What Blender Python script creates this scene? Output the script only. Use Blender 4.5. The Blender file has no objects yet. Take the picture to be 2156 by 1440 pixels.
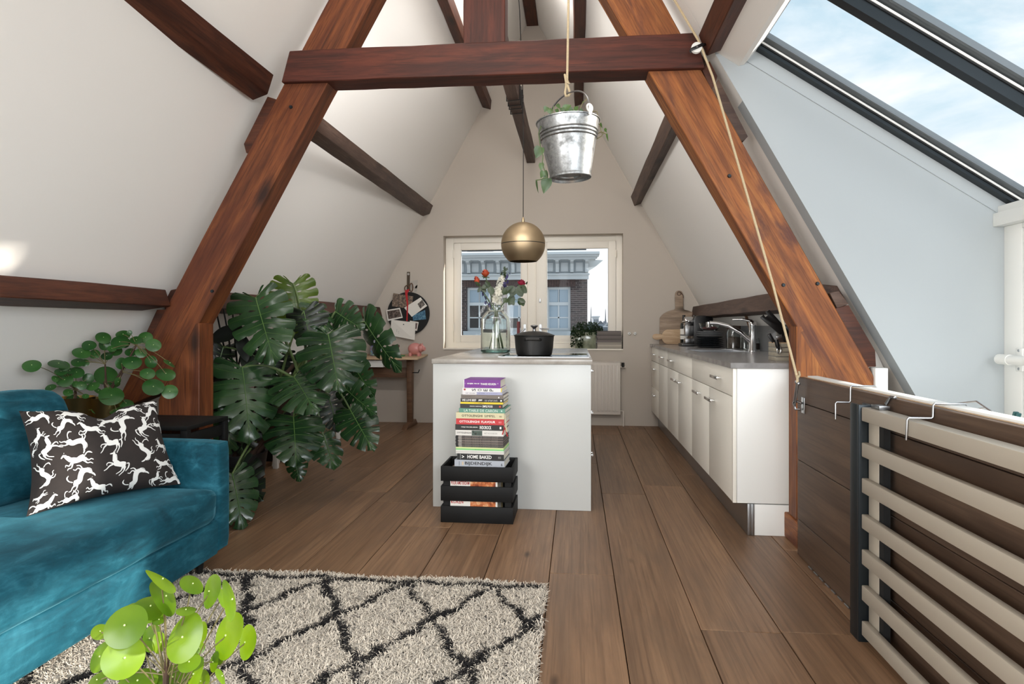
import bpy, bmesh, math, random
import numpy as np
from mathutils import Vector, Matrix

random.seed(7)
C = bpy.context.scene.collection
SC = bpy.context.scene
PI = math.pi

# ------------------------------------------------------------------ camera
FOC, PX, HORIZON, EYE = 1320.0, 1078.0, 688.0, 1.11      # in pixels of the 2156 x 1440 frame, metres
YAW = math.atan(136 / FOC)
CA, SA = math.cos(YAW), math.sin(YAW)
cam_d = bpy.data.cameras.new('camera')
cam = bpy.data.objects.new('camera', cam_d)
C.objects.link(cam)
cam.location = (0, 0, EYE)
cam.rotation_euler = (PI / 2, 0, YAW)
cam_d.sensor_fit = 'HORIZONTAL'
cam_d.sensor_width = 36
cam_d.lens = FOC / 2156 * 36
cam_d.shift_y = (HORIZON - 720) / 2156
cam_d.clip_start = 0.02
cam_d.clip_end = 500
SC.camera = cam

# ------------------------------------------------------------------ light
SC.view_settings.view_transform = 'Standard'
SC.view_settings.look = 'None'
SC.view_settings.gamma = 1
SC.view_settings.use_curve_mapping = False
SC.view_settings.exposure = 0.47

w = bpy.data.worlds.new('sky')
SC.world = w
w.use_nodes = True
nt = w.node_tree
nt.nodes.clear()
_n = nt.nodes.new
wo = _n('ShaderNodeOutputWorld'); bg = _n('ShaderNodeBackground')
tc = _n('ShaderNodeTexCoord'); sep = _n('ShaderNodeSeparateXYZ')
nt.links.new(tc.outputs['Generated'], sep.inputs[0])
ramp = _n('ShaderNodeValToRGB')
ramp.color_ramp.elements[0].position = 0.0; ramp.color_ramp.elements[0].color = (0.62, 0.64, 0.66, 1)
ramp.color_ramp.elements[1].position = 0.8; ramp.color_ramp.elements[1].color = (0.17, 0.33, 0.46, 1)
e = ramp.color_ramp.elements.new(0.30); e.color = (0.30, 0.44, 0.52, 1)
nt.links.new(sep.outputs['Z'], ramp.inputs[0])
nz = _n('ShaderNodeTexNoise'); nz.inputs['Scale'].default_value = 2.6; nz.inputs['Detail'].default_value = 9
nz.inputs['Roughness'].default_value = 0.58; nz.inputs['Distortion'].default_value = 0.25
mp = _n('ShaderNodeMapping'); mp.inputs['Scale'].default_value = (1, 1, 2.2); mp.inputs['Location'].default_value = (0.35, 0.2, 0.0)
nt.links.new(tc.outputs['Generated'], mp.inputs[0]); nt.links.new(mp.outputs[0], nz.inputs['Vector'])
cr = _n('ShaderNodeValToRGB'); cr.color_ramp.elements[0].position = 0.40; cr.color_ramp.elements[1].position = 0.60
cr.color_ramp.elements[0].color = (0, 0, 0, 1); cr.color_ramp.elements[1].color = (1, 1, 1, 1)
nt.links.new(nz.outputs[0], cr.inputs[0])
mx = _n('ShaderNodeMix'); mx.data_type = 'RGBA'
nt.links.new(cr.outputs[0], mx.inputs['Factor']); nt.links.new(ramp.outputs[0], mx.inputs['A'])
mx.inputs['B'].default_value = (0.62, 0.64, 0.66, 1)
nt.links.new(mx.outputs['Result'], bg.inputs['Color'])
bg.inputs['Strength'].default_value = 1.3
nt.links.new(bg.outputs[0], wo.inputs['Surface'])

sun_d = bpy.data.lights.new('sun', 'SUN'); sun_d.energy = 6.0; sun_d.angle = math.radians(1.5); sun_d.color = (1.0, 0.93, 0.82)
sun = bpy.data.objects.new('sun', sun_d); C.objects.link(sun)
SUN_DIR = Vector((1.0, 0.243, 0.325)).normalized()      # towards the sun
sun.rotation_euler = SUN_DIR.to_track_quat('Z', 'Y').to_euler()
sun.location = (6, 2, 6)

def area(name, loc, target, sx, sy, power, col=(1, 1, 1), portal=False):
    d = bpy.data.lights.new(name, 'AREA'); d.shape = 'RECTANGLE'; d.size = sx; d.size_y = sy; d.energy = power; d.color = col
    o = bpy.data.objects.new(name, d); C.objects.link(o); o.location = loc
    o.rotation_euler = (Vector(target) - Vector(loc)).to_track_quat('-Z', 'Y').to_euler()
    if portal: d.cycles.is_portal = True
    return o
# daylight of the large window in the wall behind the camera
area('rear_window_daylight', (-0.5, -3.28, 1.75), (-0.5, 7, 1.55), 3.2, 2.1, 22, (1.0, 0.985, 0.97))
# fill from an added left roof window; daylight of the skylight's rear part
area('left_slope_fill', (-2.42, -1.3, 1.52), (1.0, 1.5, 1.35), 2.3, 1.35, 130, (1.0, 1.0, 0.99))
area('rear_skylight_daylight', (1.66, -1.1, 2.16), (.3, 0.2, .6), 3.2, 1.3, 150, (0.93, 0.97, 1.0))
# added fill lights without fittings, brightening the kitchen slopes and gable
area('beam_strip_fill', (-.5, 3.435, 2.53), (-.5, 7.0, 2.45), 1.9, .09, 22, (1.0, 0.985, 0.97))
area('ridge_fill_left', (-.52, 4.5, 4.08), (-3.0, 4.5, 3.2), 1.7, .25, 11, (1.0, 0.985, 0.97))
area('ridge_fill_right', (-.48, 4.5, 4.08), (2.0, 4.5, 3.2), 1.7, .25, 11, (1.0, 0.985, 0.97))
area('ridge_fill_front', (-.5, 2.3, 3.1), (-.5, 5.6, 2.0), 1.3, .5, 6, (1.0, 0.95, 0.88))
# portals guide the sky's light through the skylight and the kitchen window
area('skylight_portal', (1.62, 0.2, 2.22), (0.9, 0.2, 1.15), 6.2, 1.55, 1, portal=True)
area('window_portal', (-0.5, 7.6, 1.5), (-0.5, 0, 1.5), 2.1, 1.35, 1, portal=True)

# ------------------------------------------------------------------ pixel of the photograph -> point on a known plane
def ray(u, v):
    xc = (u - PX) / FOC
    return Vector((-SA + xc * CA, CA + xc * SA, (HORIZON - v) / FOC))
def at(u, v, Y=None, X=None, Z=None):
    r = ray(u, v)
    t = Y / r.y if Y is not None else X / r.x if X is not None else (Z - EYE) / r.z
    return Vector((r.x * t, r.y * t, EYE + r.z * t))
def mpp(u, Y):                                          # metres per pixel at depth Y
    return (Y / ray(u, 0).y) / FOC

# ------------------------------------------------------------------ mesh helpers
def worldloc(o):
    p = Vector((0, 0, 0))
    while o is not None:
        p = p + o.location; o = o.parent
    return p

class MB:
    def __init__(s): s.v = []; s.f = []
    def add(s, vs, fs):
        b = len(s.v); s.v += [tuple(x) for x in vs]; s.f += [tuple(b + i for i in f) for f in fs]; return s
    def box(s, x0, x1, y0, y1, z0, z1):
        return s.hexa([(x0, y0, z0), (x1, y0, z0), (x1, y1, z0), (x0, y1, z0), (x0, y0, z1), (x1, y0, z1), (x1, y1, z1), (x0, y1, z1)])
    def hexa(s, p):
        return s.add(p, [(3, 2, 1, 0), (4, 5, 6, 7), (0, 1, 5, 4), (1, 2, 6, 5), (2, 3, 7, 6), (3, 0, 4, 7)])
    def prism(s, poly, d):                              # polygon of 3D points pushed along d
        n = len(poly); d = Vector(d); a = [Vector(p) for p in poly]
        return s.add(a + [p + d for p in a], [tuple(range(n - 1, -1, -1)), tuple(range(n, 2 * n))] + [(i, (i + 1) % n, n + (i + 1) % n, n + i) for i in range(n)])
    def tube(s, pts, r, n=8, cap=True):
        pts = [Vector(p) for p in pts]; m = len(pts)
        rs = r if isinstance(r, (list, tuple)) else [r] * m
        t0 = (pts[1] - pts[0]).normalized()
        up = Vector((0, 0, 1)) if abs(t0.z) < .9 else Vector((1, 0, 0))
        u = t0.cross(up).normalized(); vs = []
        for i in range(m):
            t = (pts[min(i + 1, m - 1)] - pts[max(i - 1, 0)]).normalized()
            u = (u - t * u.dot(t)).normalized(); w_ = t.cross(u)
            for k in range(n):
                a = 2 * PI * k / n
                vs.append(pts[i] + (u * math.cos(a) + w_ * math.sin(a)) * rs[i])
        fs = [(i * n + k, i * n + (k + 1) % n, (i + 1) * n + (k + 1) % n, (i + 1) * n + k) for i in range(m - 1) for k in range(n)]
        if cap: fs += [tuple(range(n - 1, -1, -1)), tuple(range((m - 1) * n, m * n))]
        return s.add(vs, fs)
    def lathe(s, prof, c, n=32, axis=None, close=False):
        c = Vector(c); ax = Vector(axis).normalized() if axis else Vector((0, 0, 1))
        q = Vector((0, 0, 1)).rotation_difference(ax); m = len(prof); vs = []
        for r, z in prof:
            for k in range(n):
                a = 2 * PI * k / n
                vs.append(c + q @ Vector((max(r, 1e-5) * math.cos(a), max(r, 1e-5) * math.sin(a), z)))
        fs = [(i * n + k, i * n + (k + 1) % n, (i + 1) * n + (k + 1) % n, (i + 1) * n + k) for i in range(m - 1) for k in range(n)]
        if close: fs += [((m - 1) * n + k, (m - 1) * n + (k + 1) % n, (k + 1) % n, k) for k in range(n)]
        return s.add(vs, fs)
    def ball(s, c, r, n=12, m=8):
        c = Vector(c); r = Vector(r) if isinstance(r, (list, tuple, Vector)) else Vector((r, r, r)); vs = []
        for i in range(m + 1):
            t = PI * i / m
            for k in range(n):
                a = 2 * PI * k / n
                vs.append(c + Vector((r.x * math.sin(t) * math.cos(a), r.y * math.sin(t) * math.sin(a), -r.z * math.cos(t))))
        return s.add(vs, [(i * n + k, i * n + (k + 1) % n, (i + 1) * n + (k + 1) % n, (i + 1) * n + k) for i in range(m) for k in range(n)])
    def quad(s, a, b, c, d): return s.add([a, b, c, d], [(0, 1, 2, 3)])
    def xform(s, M): s.v = [tuple(M @ Vector(p)) for p in s.v]; return s
    def build(s, name, mat, parent=None, smooth=False, bevel=0, seg=2, loc=None, weld=False):
        if parent is not None: o0 = worldloc(parent)
        elif loc is not None: o0 = Vector(loc)
        else:
            a = np.array(s.v); o0 = Vector(((a[:, 0].min() + a[:, 0].max()) / 2, (a[:, 1].min() + a[:, 1].max()) / 2, a[:, 2].min()))
        me = bpy.data.meshes.new(name)
        me.from_pydata([(p[0] - o0.x, p[1] - o0.y, p[2] - o0.z) for p in s.v], [], s.f)
        fin(me, smooth, bevel, seg, weld)
        me.materials.append(mat)
        o = bpy.data.objects.new(name, me); C.objects.link(o)
        if parent is not None: o.parent = parent
        else: o.location = o0
        return o

def fin(me, smooth=False, bevel=0, seg=2, weld=False):
    bm = bmesh.new(); bm.from_mesh(me)
    if weld: bmesh.ops.remove_doubles(bm, verts=bm.verts, dist=1e-5)
    bmesh.ops.recalc_face_normals(bm, faces=bm.faces)
    if bevel:
        ed = [e_ for e_ in bm.edges if len(e_.link_faces) == 2 and e_.calc_face_angle(0) > .5]
        if ed: bmesh.ops.bevel(bm, geom=ed, offset=bevel, segments=seg, affect='EDGES', profile=.5)
    bm.to_mesh(me); bm.free()
    if smooth or bevel:
        for p in me.polygons: p.use_smooth = True
        me.set_sharp_from_angle(angle=math.radians(40))

def tag(o, label, cat=None, group=None):
    o['label'] = label
    if cat: o['category'] = cat
    if group: o['group'] = group
    return o
def thing(name, label, cat, loc, group=None):
    o = bpy.data.objects.new(name, None); C.objects.link(o); o.location = loc; o.empty_display_size = .1
    return tag(o, label, cat, group)
def struct(o): o['kind'] = 'structure'; return o
def stuff(o): o['kind'] = 'stuff'; return o

def beam(name, mat, f0, f1, b1, b0, dvec, parent=None, n=8, jit=.0018, bevel=.004):
    """timber with a four-sided face f0 f1 (start) / b0 b1 (end): corners start-a, end-a, end-b, start-b, pushed back along dvec; local x runs along the grain"""
    f0, f1, b1, b0 = Vector(f0), Vector(f1), Vector(b1), Vector(b0); d = Vector(dvec)
    x = ((f1 + b1) / 2 - (f0 + b0) / 2).normalized(); y = d.normalized(); y = (y - x * y.dot(x)).normalized(); z = x.cross(y)
    R = Matrix((x, y, z)).transposed()
    o0 = (f0 + b0) / 2
    rnd = random.Random(hash((round(f0.x, 3), round(f0.z, 3), round(f1.x, 3))) & 0xffff)
    vs = []
    for i in range(n + 1):
        t = i / n
        for (p, q, k) in ((f0, f1, 0), (b0, b1, 0), (b0, b1, 1), (f0, f1, 1)):
            j = Vector((0, rnd.uniform(-jit, jit), rnd.uniform(-jit, jit))) if 0 < i < n else Vector((0, 0, 0))
            vs.append(R.transposed() @ (p.lerp(q, t) + d * k - o0) + j)
    fs = [(0, 1, 2, 3), tuple(4 * n + k for k in (3, 2, 1, 0))]
    for i in range(n):
        for k in range(4): fs.append((4 * i + k, 4 * i + (k + 1) % 4, 4 * i + 4 + (k + 1) % 4, 4 * i + 4 + k))
    me = bpy.data.meshes.new(name); me.from_pydata(vs, [], fs); fin(me, True, bevel, 1)
    me.materials.append(mat)
    o = bpy.data.objects.new(name, me); C.objects.link(o)
    if parent is not None: o.parent = parent; o0 = o0 - worldloc(parent)
    o.matrix_basis = Matrix.Translation(o0) @ R.to_4x4()
    return o
def dup(root, loc, label=None, parent=None):
    r = root.copy(); C.objects.link(r); r.location = loc
    if parent is not None: r.parent = parent
    if label: r['label'] = label
    for ch in root.children: dup(ch, ch.location, None, r)
    return r

def text(name, s, mat, o, ux, uy, wd, ht, parent, lift=.0006, stretch=True, bold=0.0):
    """lettering as thin flat print: lower-left corner o, directions ux, uy, fitted in wd x ht"""
    cu = bpy.data.curves.new('t', 'FONT'); cu.body = s; cu.size = 1; cu.offset = bold; cu.resolution_u = 2
    t = bpy.data.objects.new('t', cu); C.objects.link(t)
    dg = bpy.context.evaluated_depsgraph_get()
    me = bpy.data.meshes.new_from_object(t.evaluated_get(dg)); me.name = name
    bpy.data.objects.remove(t); bpy.data.curves.remove(cu)
    a = np.array([tuple(v.co) for v in me.vertices])
    lo, hi = a.min(0), a.max(0); sx, sy = wd / (hi[0] - lo[0]), ht / (hi[1] - lo[1])
    if not stretch: sx = sy = min(sx, sy)
    ux, uy, o = Vector(ux), Vector(uy), Vector(o); nn = ux.cross(uy).normalized(); o0 = worldloc(parent)
    for v in me.vertices:
        v.co = o + ux * ((v.co.x - lo[0]) * sx) + uy * ((v.co.y - lo[1]) * sy) + nn * lift - o0
    me.materials.clear(); me.materials.append(mat)
    ob = bpy.data.objects.new(name, me); C.objects.link(ob); ob.parent = parent
    return ob

# ------------------------------------------------------------------ materials
def lin(c): return tuple(((x / 255) / 12.92 if x / 255 <= .04045 else ((x / 255 + .055) / 1.055) ** 2.4) for x in c) + (1,)
class NT:
    def __init__(s, name):
        s.m = bpy.data.materials.new(name); s.m.use_nodes = True; s.t = s.m.node_tree; s.p = s.t.nodes['Principled BSDF']; s.out = s.t.nodes['Material Output']
    def n(s, typ, **kw):
        x = s.t.nodes.new(typ)
        for k, v in kw.items():
            if k in x.inputs: x.inputs[k].default_value = v
            else: setattr(x, k, v)
        return x
    def l(s, a, b): s.t.links.new(a, b)
    def ramp(s, src, stops):
        r = s.t.nodes.new('ShaderNodeValToRGB'); el = r.color_ramp.elements
        while len(el) < len(stops): el.new(.5)
        for e_, (p, c) in zip(el, stops): e_.position = p; e_.color = c if len(c) == 4 else lin(c)
        s.l(src, r.inputs[0]); return r.outputs[0]
    def mix(s, f, a, b, mode='MIX'):
        x = s.t.nodes.new('ShaderNodeMix'); x.data_type = 'RGBA'; x.blend_type = mode
        for k, v in (('Factor', f), ('A', a), ('B', b)):
            if isinstance(v, bpy.types.NodeSocket): s.l(v, x.inputs[k])
            else: x.inputs[k].default_value = v
        return x.outputs['Result']
    def coord(s, scale=(1, 1, 1), kind='Object', rand=0):
        tc_ = s.n('ShaderNodeTexCoord'); v = tc_.outputs[kind]
        if rand:
            oi = s.n('ShaderNodeObjectInfo'); mu = s.n('ShaderNodeVectorMath', operation='SCALE'); cb = s.n('ShaderNodeCombineXYZ')
            for k in range(3): s.l(oi.outputs['Random'], cb.inputs[k])
            s.l(cb.outputs[0], mu.inputs[0]); mu.inputs['Scale'].default_value = rand
            ad = s.n('ShaderNodeVectorMath', operation='ADD'); s.l(v, ad.inputs[0]); s.l(mu.outputs[0], ad.inputs[1]); v = ad.outputs[0]
        m_ = s.n('ShaderNodeMapping'); m_.inputs['Scale'].default_value = scale; s.l(v, m_.inputs[0]); return m_.outputs[0]
    def noise(s, vec, scale, detail=4, rough=.5, dist=0):
        x = s.n('ShaderNodeTexNoise', Scale=scale, Detail=detail, Roughness=rough, Distortion=dist); s.l(vec, x.inputs['Vector']); return x.outputs[0]
    def bump(s, h, strength, dist=.01):
        b = s.n('ShaderNodeBump', Strength=strength, Distance=dist); s.l(h, b.inputs['Height']); s.l(b.outputs[0], s.p.inputs['Normal'])

def M(name, col, rough=.5, metal=0, spec=.5, var=0, vscale=6, bump=0, bscale=60, coat=0, emit=0, sheen=0, trans=0):
    k = NT(name); p = k.p; c = lin(col)
    p.inputs['Base Color'].default_value = c; p.inputs['Roughness'].default_value = rough; p.inputs['Metallic'].default_value = metal
    p.inputs['Specular IOR Level'].default_value = spec
    if coat: p.inputs['Coat Weight'].default_value = coat; p.inputs['Coat Roughness'].default_value = .05
    if sheen: p.inputs['Sheen Weight'].default_value = sheen
    if trans: p.inputs['Transmission Weight'].default_value = trans; p.inputs['IOR'].default_value = 1.45
    if emit: p.inputs['Emission Color'].default_value = c; p.inputs['Emission Strength'].default_value = emit
    if var:
        nz_ = k.noise(k.coord(rand=5), vscale, 5, .6)
        lo = tuple(x * (1 - var) for x in c[:3]) + (1,); hi = tuple(min(1, x * (1 + var)) for x in c[:3]) + (1,)
        k.l(k.ramp(nz_, [(.3, lo), (.7, hi)]), p.inputs['Base Color'])
    if bump: k.bump(k.noise(k.coord(), bscale, 4), bump, .004)
    return k.m

def wood(name, dark, mid, light, patch=None, knots=1, sc=(1.2, 11, 11), rough=.55, bump=.35, rand=9, tone=0, patch_amt=.6, spec=.35, wave=0):
    k = NT(name)
    v = k.coord(sc, rand=rand)
    g = k.noise(v, 1.6, 9, .62, .7)
    col = k.ramp(g, [(.22, dark), (.5, mid), (.78, light)])
    fine = k.noise(k.coord((sc[0] * 2.2, sc[1] * 6, sc[2] * 6), rand=rand), 1.8, 4, .6, .2)
    col = k.mix(k.ramp(fine, [(.34, (.6, .6, .6, 1)), (.5, (0, 0, 0, 1))]), col, lin(dark))
    if patch:
        pn = k.noise(k.coord((1.1, 4.5, 4.5), rand=rand + 3), 1.5, 6, .65, .8)
        col = k.mix(k.ramp(pn, [(.48, (0, 0, 0, 1)), (.66, (patch_amt,) * 3 + (1,))]), col, lin(patch))
    if wave:
        wv = k.n('ShaderNodeTexWave', Scale=1.0, Distortion=9.0, Detail=3.0); wv.bands_direction = 'Y'; wv.inputs['Detail Scale'].default_value = .8; k.l(k.coord((.55, 9, 9), rand=rand), wv.inputs['Vector'])
        col = k.mix(k.ramp(wv.outputs[0], [(.0, (wave,) * 3 + (1,)), (.45, (0, 0, 0, 1))]), col, lin(dark))
    if knots:
        vo = k.n('ShaderNodeTexVoronoi', Scale=1.0); k.l(k.coord((1.5, 4.2, 4.2), rand=rand + 1), vo.inputs['Vector'])
        col = k.mix(k.ramp(vo.outputs['Distance'], [(.05 * knots, (.95, .95, .95, 1)), (.2 * knots, (0, 0, 0, 1))]), col, tuple(x * .45 for x in lin(dark)[:3]) + (1,))
    if tone:
        oi = k.n('ShaderNodeObjectInfo'); r_ = k.ramp(oi.outputs['Random'], [(0, (1 - tone,) * 3 + (1,)), (1, (1 + tone * .6, 1 + tone * .55, 1 + tone * .5, 1))])
        col = k.mix(1.0, col, r_, 'MULTIPLY')
    k.l(col, k.p.inputs['Base Color'])
    k.p.inputs['Roughness'].default_value = rough; k.p.inputs['Specular IOR Level'].default_value = spec
    k.bump(g, bump, .006)
    return k.m

def pane(name, tint=(1, 1, 1, 1), gloss=.9):
    k = NT(name); tr = k.n('ShaderNodeBsdfTransparent'); tr.inputs[0].default_value = tint
    gl = k.n('ShaderNodeBsdfGlossy', Roughness=.01); lw = k.n('ShaderNodeLayerWeight')
    ms = k.n('ShaderNodeMixShader'); pw = k.n('ShaderNodeMath', operation='POWER'); pw.inputs[1].default_value = 5
    mu = k.n('ShaderNodeMath', operation='MULTIPLY_ADD'); mu.inputs[1].default_value = .55 * gloss; mu.inputs[2].default_value = .035 * gloss
    k.l(lw.outputs['Facing'], pw.inputs[0]); k.l(pw.outputs[0], mu.inputs[0]); k.l(mu.outputs[0], ms.inputs[0]); k.l(tr.outputs[0], ms.inputs[1]); k.l(gl.outputs[0], ms.inputs[2])
    k.l(ms.outputs[0], k.out.inputs['Surface']); return k.m

def leafmat(name, a, b, tint=(1.5, 1.6, .7, 1), rough=.35, trans=.25):
    k = NT(name)
    nz_ = k.noise(k.coord(rand=4), 7, 3)
    col = k.ramp(nz_, [(.3, a), (.7, b)])
    oi = k.n('ShaderNodeObjectInfo')
    col = k.mix(1.0, col, k.ramp(oi.outputs['Random'], [(0, (.72, .74, .7, 1)), (1, (1.12, 1.08, 1.0, 1))]), 'MULTIPLY')
    k.l(col, k.p.inputs['Base Color']); k.p.inputs['Roughness'].default_value = rough
    tl = k.n('ShaderNodeBsdfTranslucent'); k.l(k.mix(1.0, col, tint, 'MULTIPLY'), tl.inputs[0])
    ms = k.n('ShaderNodeMixShader'); ms.inputs[0].default_value = trans
    k.l(k.p.outputs[0], ms.inputs[1]); k.l(tl.outputs[0], ms.inputs[2]); k.l(ms.outputs[0], k.out.inputs['Surface'])
    return k.m

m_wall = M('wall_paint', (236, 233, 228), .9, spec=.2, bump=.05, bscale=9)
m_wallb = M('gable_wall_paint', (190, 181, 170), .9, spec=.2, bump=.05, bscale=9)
m_white = M('white_paint', (228, 228, 224), .55, spec=.4)
m_frame = M('cream_window_paint', (246, 240, 228), .45)
m_cheek = M('dimmed_white_board', (172, 178, 181), .7, spec=.3)  # wall paint darkened in colour to offset the skylight's strong light
m_lacq = M('white_lacquer', (196, 197, 194), .3, spec=.5)
m_cab = M('cabinet_white', (238, 234, 224), .35, spec=.5)
m_cabend = M('cabinet_end_white', (236, 236, 233), .4)
m_alu = M('aluminium', (176, 178, 180), .35, 1)
m_steel = M('brushed_steel', (150, 151, 153), .28, 1)
m_chrome = M('chrome', (215, 215, 215), .08, 1)
m_black = M('black_plastic', (14, 14, 15), .35)
m_blackwood = M('black_stained_wood', (9, 9, 9), .6, spec=.3, var=.3, vscale=12)
m_rubber = M('black_rubber', (18, 19, 20), .7)
m_grey = M('grey_aluminium', (104, 110, 114), .4, .4)
m_dgrey = M('dark_steel', (40, 46, 50), .4, .6)
m_truss = wood('old_oiled_timber', (56, 27, 14), (108, 58, 29), (138, 80, 42), patch=(76, 34, 20))
m_trussR = wood('worn_orange_timber', (86, 46, 26), (150, 90, 46), (188, 126, 68), patch=(80, 46, 40), patch_amt=.85, wave=.4, knots=1.15, sc=(1.3, 14, 14), bump=.5)
m_tie = wood('dark_red_timber', (44, 20, 14), (78, 36, 25), (106, 52, 34), patch=(40, 22, 18))
m_purl = wood('grey_brown_timber', (46, 32, 27), (82, 62, 52), (108, 86, 74), patch=(58, 40, 34))
m_purlR = wood('red_brown_timber', (44, 24, 17), (78, 42, 28), (108, 62, 40), patch=(42, 24, 20))
m_plank = wood('smoked_oak', (92, 67, 48), (132, 101, 75), (156, 122, 92), patch=(112, 88, 68), knots=.42, wave=.22, sc=(.55, 8.5, 8.5), rough=.42, bump=.1, rand=40, tone=.17, patch_amt=.55, spec=.4)
m_hatchw = wood('hatch_oak', (60, 45, 36), (86, 67, 53), (104, 83, 67), patch=(72, 56, 45), knots=.5, wave=.4, sc=(.6, 9, 9), rough=.5, bump=.12, rand=30, tone=.08)
m_joint = M('dark_joint', (40, 28, 22), .9)
m_pane = pane('window_glass')
m_pane1 = pane('kitchen_window_glass', gloss=.25)
m_brass = M('brushed_brass', (178, 158, 128), .48, 1)
m_rope = M('hemp_rope', (188, 170, 138), .9, var=.2, vscale=300)
# ------------------------------------------------------------------ room shell
YB, YF = 7.13, -3.3                                      # inner faces of the gable wall and of the wall behind the camera
YT = 3.30                                                # front of the roof truss
def half(z): return 1.845 - .558 * (z - 1.362)           # half width between the roof slopes about x = -0.5
def rl(z): return -.5 - half(z)
def rr(z): return -.5 + half(z)
APEX = 1.362 + 1.845 / .558
def xz(pts, y): return [(x, y, z) for x, z in pts]

# floor: oak planks laid along y on a dark base
floor = struct(MB().box(-3.2, 1.085, YF - .1, YB + .3, -.06, -.014).box(1.085, 2.2, 3.24, YB + .3, -.06, -.014).build('floor', m_joint, loc=(0, 0, 0)))
PW = .287
rf = random.Random(3)
for k in range(-12, 8):
    x0, x1 = .166 + PW * (k - 1) + .0016, .166 + PW * k - .0016
    y = YF - rf.uniform(0, 1.8)
    if k == 0: y = 2.83 - 2.3 * 2
    while y < YB:
        ln = 2.3 if k == 0 else rf.choice([1.75, 2.1, 2.3, 2.45])
        a, b = max(y, YF) + .0012, min(y + ln, YB) - .0012
        y += ln
        if b - a < .05 or x1 < -3.1: continue
        for (xa, xb, ya, yb) in ([(x0, x1, a, b)] if x1 <= 1.08 else [(x0, min(x1, 1.08), a, min(b, 3.24)), (x0, x1, max(a, 3.242), b)]):
            if xb - xa < .02 or yb - ya < .05 or xa > 2.1: continue
            pl = MB().box(xa, xb, ya, yb, -.013, 0)
            L = Vector(((xa + xb) / 2, (ya + yb) / 2, 0))
            # local x along the plank so that the grain follows it
            me = bpy.data.meshes.new('plank')
            me.from_pydata([(p[1] - L.y, -(p[0] - L.x), p[2]) for p in pl.v], [], pl.f); fin(me, False, .0016, 1)
            me.materials.append(m_plank)
            o = bpy.data.objects.new('plank', me); C.objects.link(o); o.parent = floor
            o.matrix_basis = Matrix.Translation(L) @ Matrix.Rotation(PI / 2, 4, 'Z')

# gable wall with the kitchen window opening
WX0, WX1 = at(933.5, 600, Y=YB).x, at(1312, 600, Y=YB).x
WZ1, WZ0 = at(1120, 494, Y=YB).z, at(1120, 734.5, Y=YB).z
b = MB(); D = (0, .32, 0)
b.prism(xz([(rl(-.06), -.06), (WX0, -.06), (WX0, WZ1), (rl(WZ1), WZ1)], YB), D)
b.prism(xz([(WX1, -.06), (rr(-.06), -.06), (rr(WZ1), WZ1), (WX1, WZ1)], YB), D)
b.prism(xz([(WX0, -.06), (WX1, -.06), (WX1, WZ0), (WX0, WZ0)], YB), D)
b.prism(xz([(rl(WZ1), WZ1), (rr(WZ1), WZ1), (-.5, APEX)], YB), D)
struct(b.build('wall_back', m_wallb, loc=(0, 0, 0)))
# sloping roof faces
def slope(name, side, z0, z1, y0, y1, th=.16):
    f_ = rl if side < 0 else rr
    return struct(MB().prism(xz([(f_(z0), z0), (f_(z1), z1), (f_(z1) + side * th, z1 + .02), (f_(z0) + side * th, z0 + .02)], y0), (0, y1 - y0, 0)).build(name, m_wall, loc=(0, 0, 0)))
def lslab(b_, z0, z1, y0, y1): return b_.prism(xz([(rl(z0), z0), (rl(z1), z1), (rl(z1) - .16, z1 + .02), (rl(z0) - .16, z0 + .02)], y0), (0, y1 - y0, 0))
b = MB(); lslab(b, -.06, APEX, -.12, YB + .32); lslab(b, -.06, APEX, YF - .2, -2.48); lslab(b, -.06, .92, -2.48, -.12); lslab(b, 2.14, APEX, -2.48, -.12)
struct(b.build('wall_left', m_wall, loc=(0, 0, 0)))
w3 = MB();  # unseen roof window added in the left slope for the fill light
for (z0, z1, y0, y1) in ((.92, .98, -2.48, -.12), (2.08, 2.14, -2.48, -.12), (.98, 2.08, -2.48, -2.42), (.98, 2.08, -.18, -.12), (.98, 2.08, -1.33, -1.27)): w3.prism(xz([(rl(z0) - .02, z0), (rl(z1) - .02, z1), (rl(z1) - .10, z1 + .01), (rl(z0) - .10, z0 + .01)], y0), (0, y1 - y0, 0))
w3 = struct(w3.build('added_roof_window', m_frame, loc=(0, 0, 0)))
MB().prism(xz([(rl(.95) - .07, .95), (rl(2.11) - .07, 2.11), (rl(2.11) - .076, 2.111), (rl(.95) - .076, .951)], -2.45), (0, 2.3, 0)).build('pane', m_pane, w3)
slope('wall_right', 1, -.06, APEX, YT + .002, YB + .32)
slope('ceiling', 1, 2.52, APEX, YF - .2, YT)
# wall behind the camera with its wide window
b = MB(); ya = YF - .2
b.prism(xz([(rl(-.06), -.06), (-2.1, -.06), (-2.1, 2.8), (rl(2.8), 2.8)], ya), (0, .2, 0))
b.prism(xz([(1.1, -.06), (2.2, -.06), (2.2, 1.6), (rr(2.8), 2.8), (1.1, 2.8)], ya), (0, .2, 0))
b.box(-2.1, 1.1, ya, YF, -.06, .7)
b.prism(xz([(rl(2.8), 2.8), (rr(2.8), 2.8), (-.5, APEX)], ya), (0, .2, 0))
struct(b.build('wall_front', m_wall, loc=(0, 0, 0)))

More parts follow.
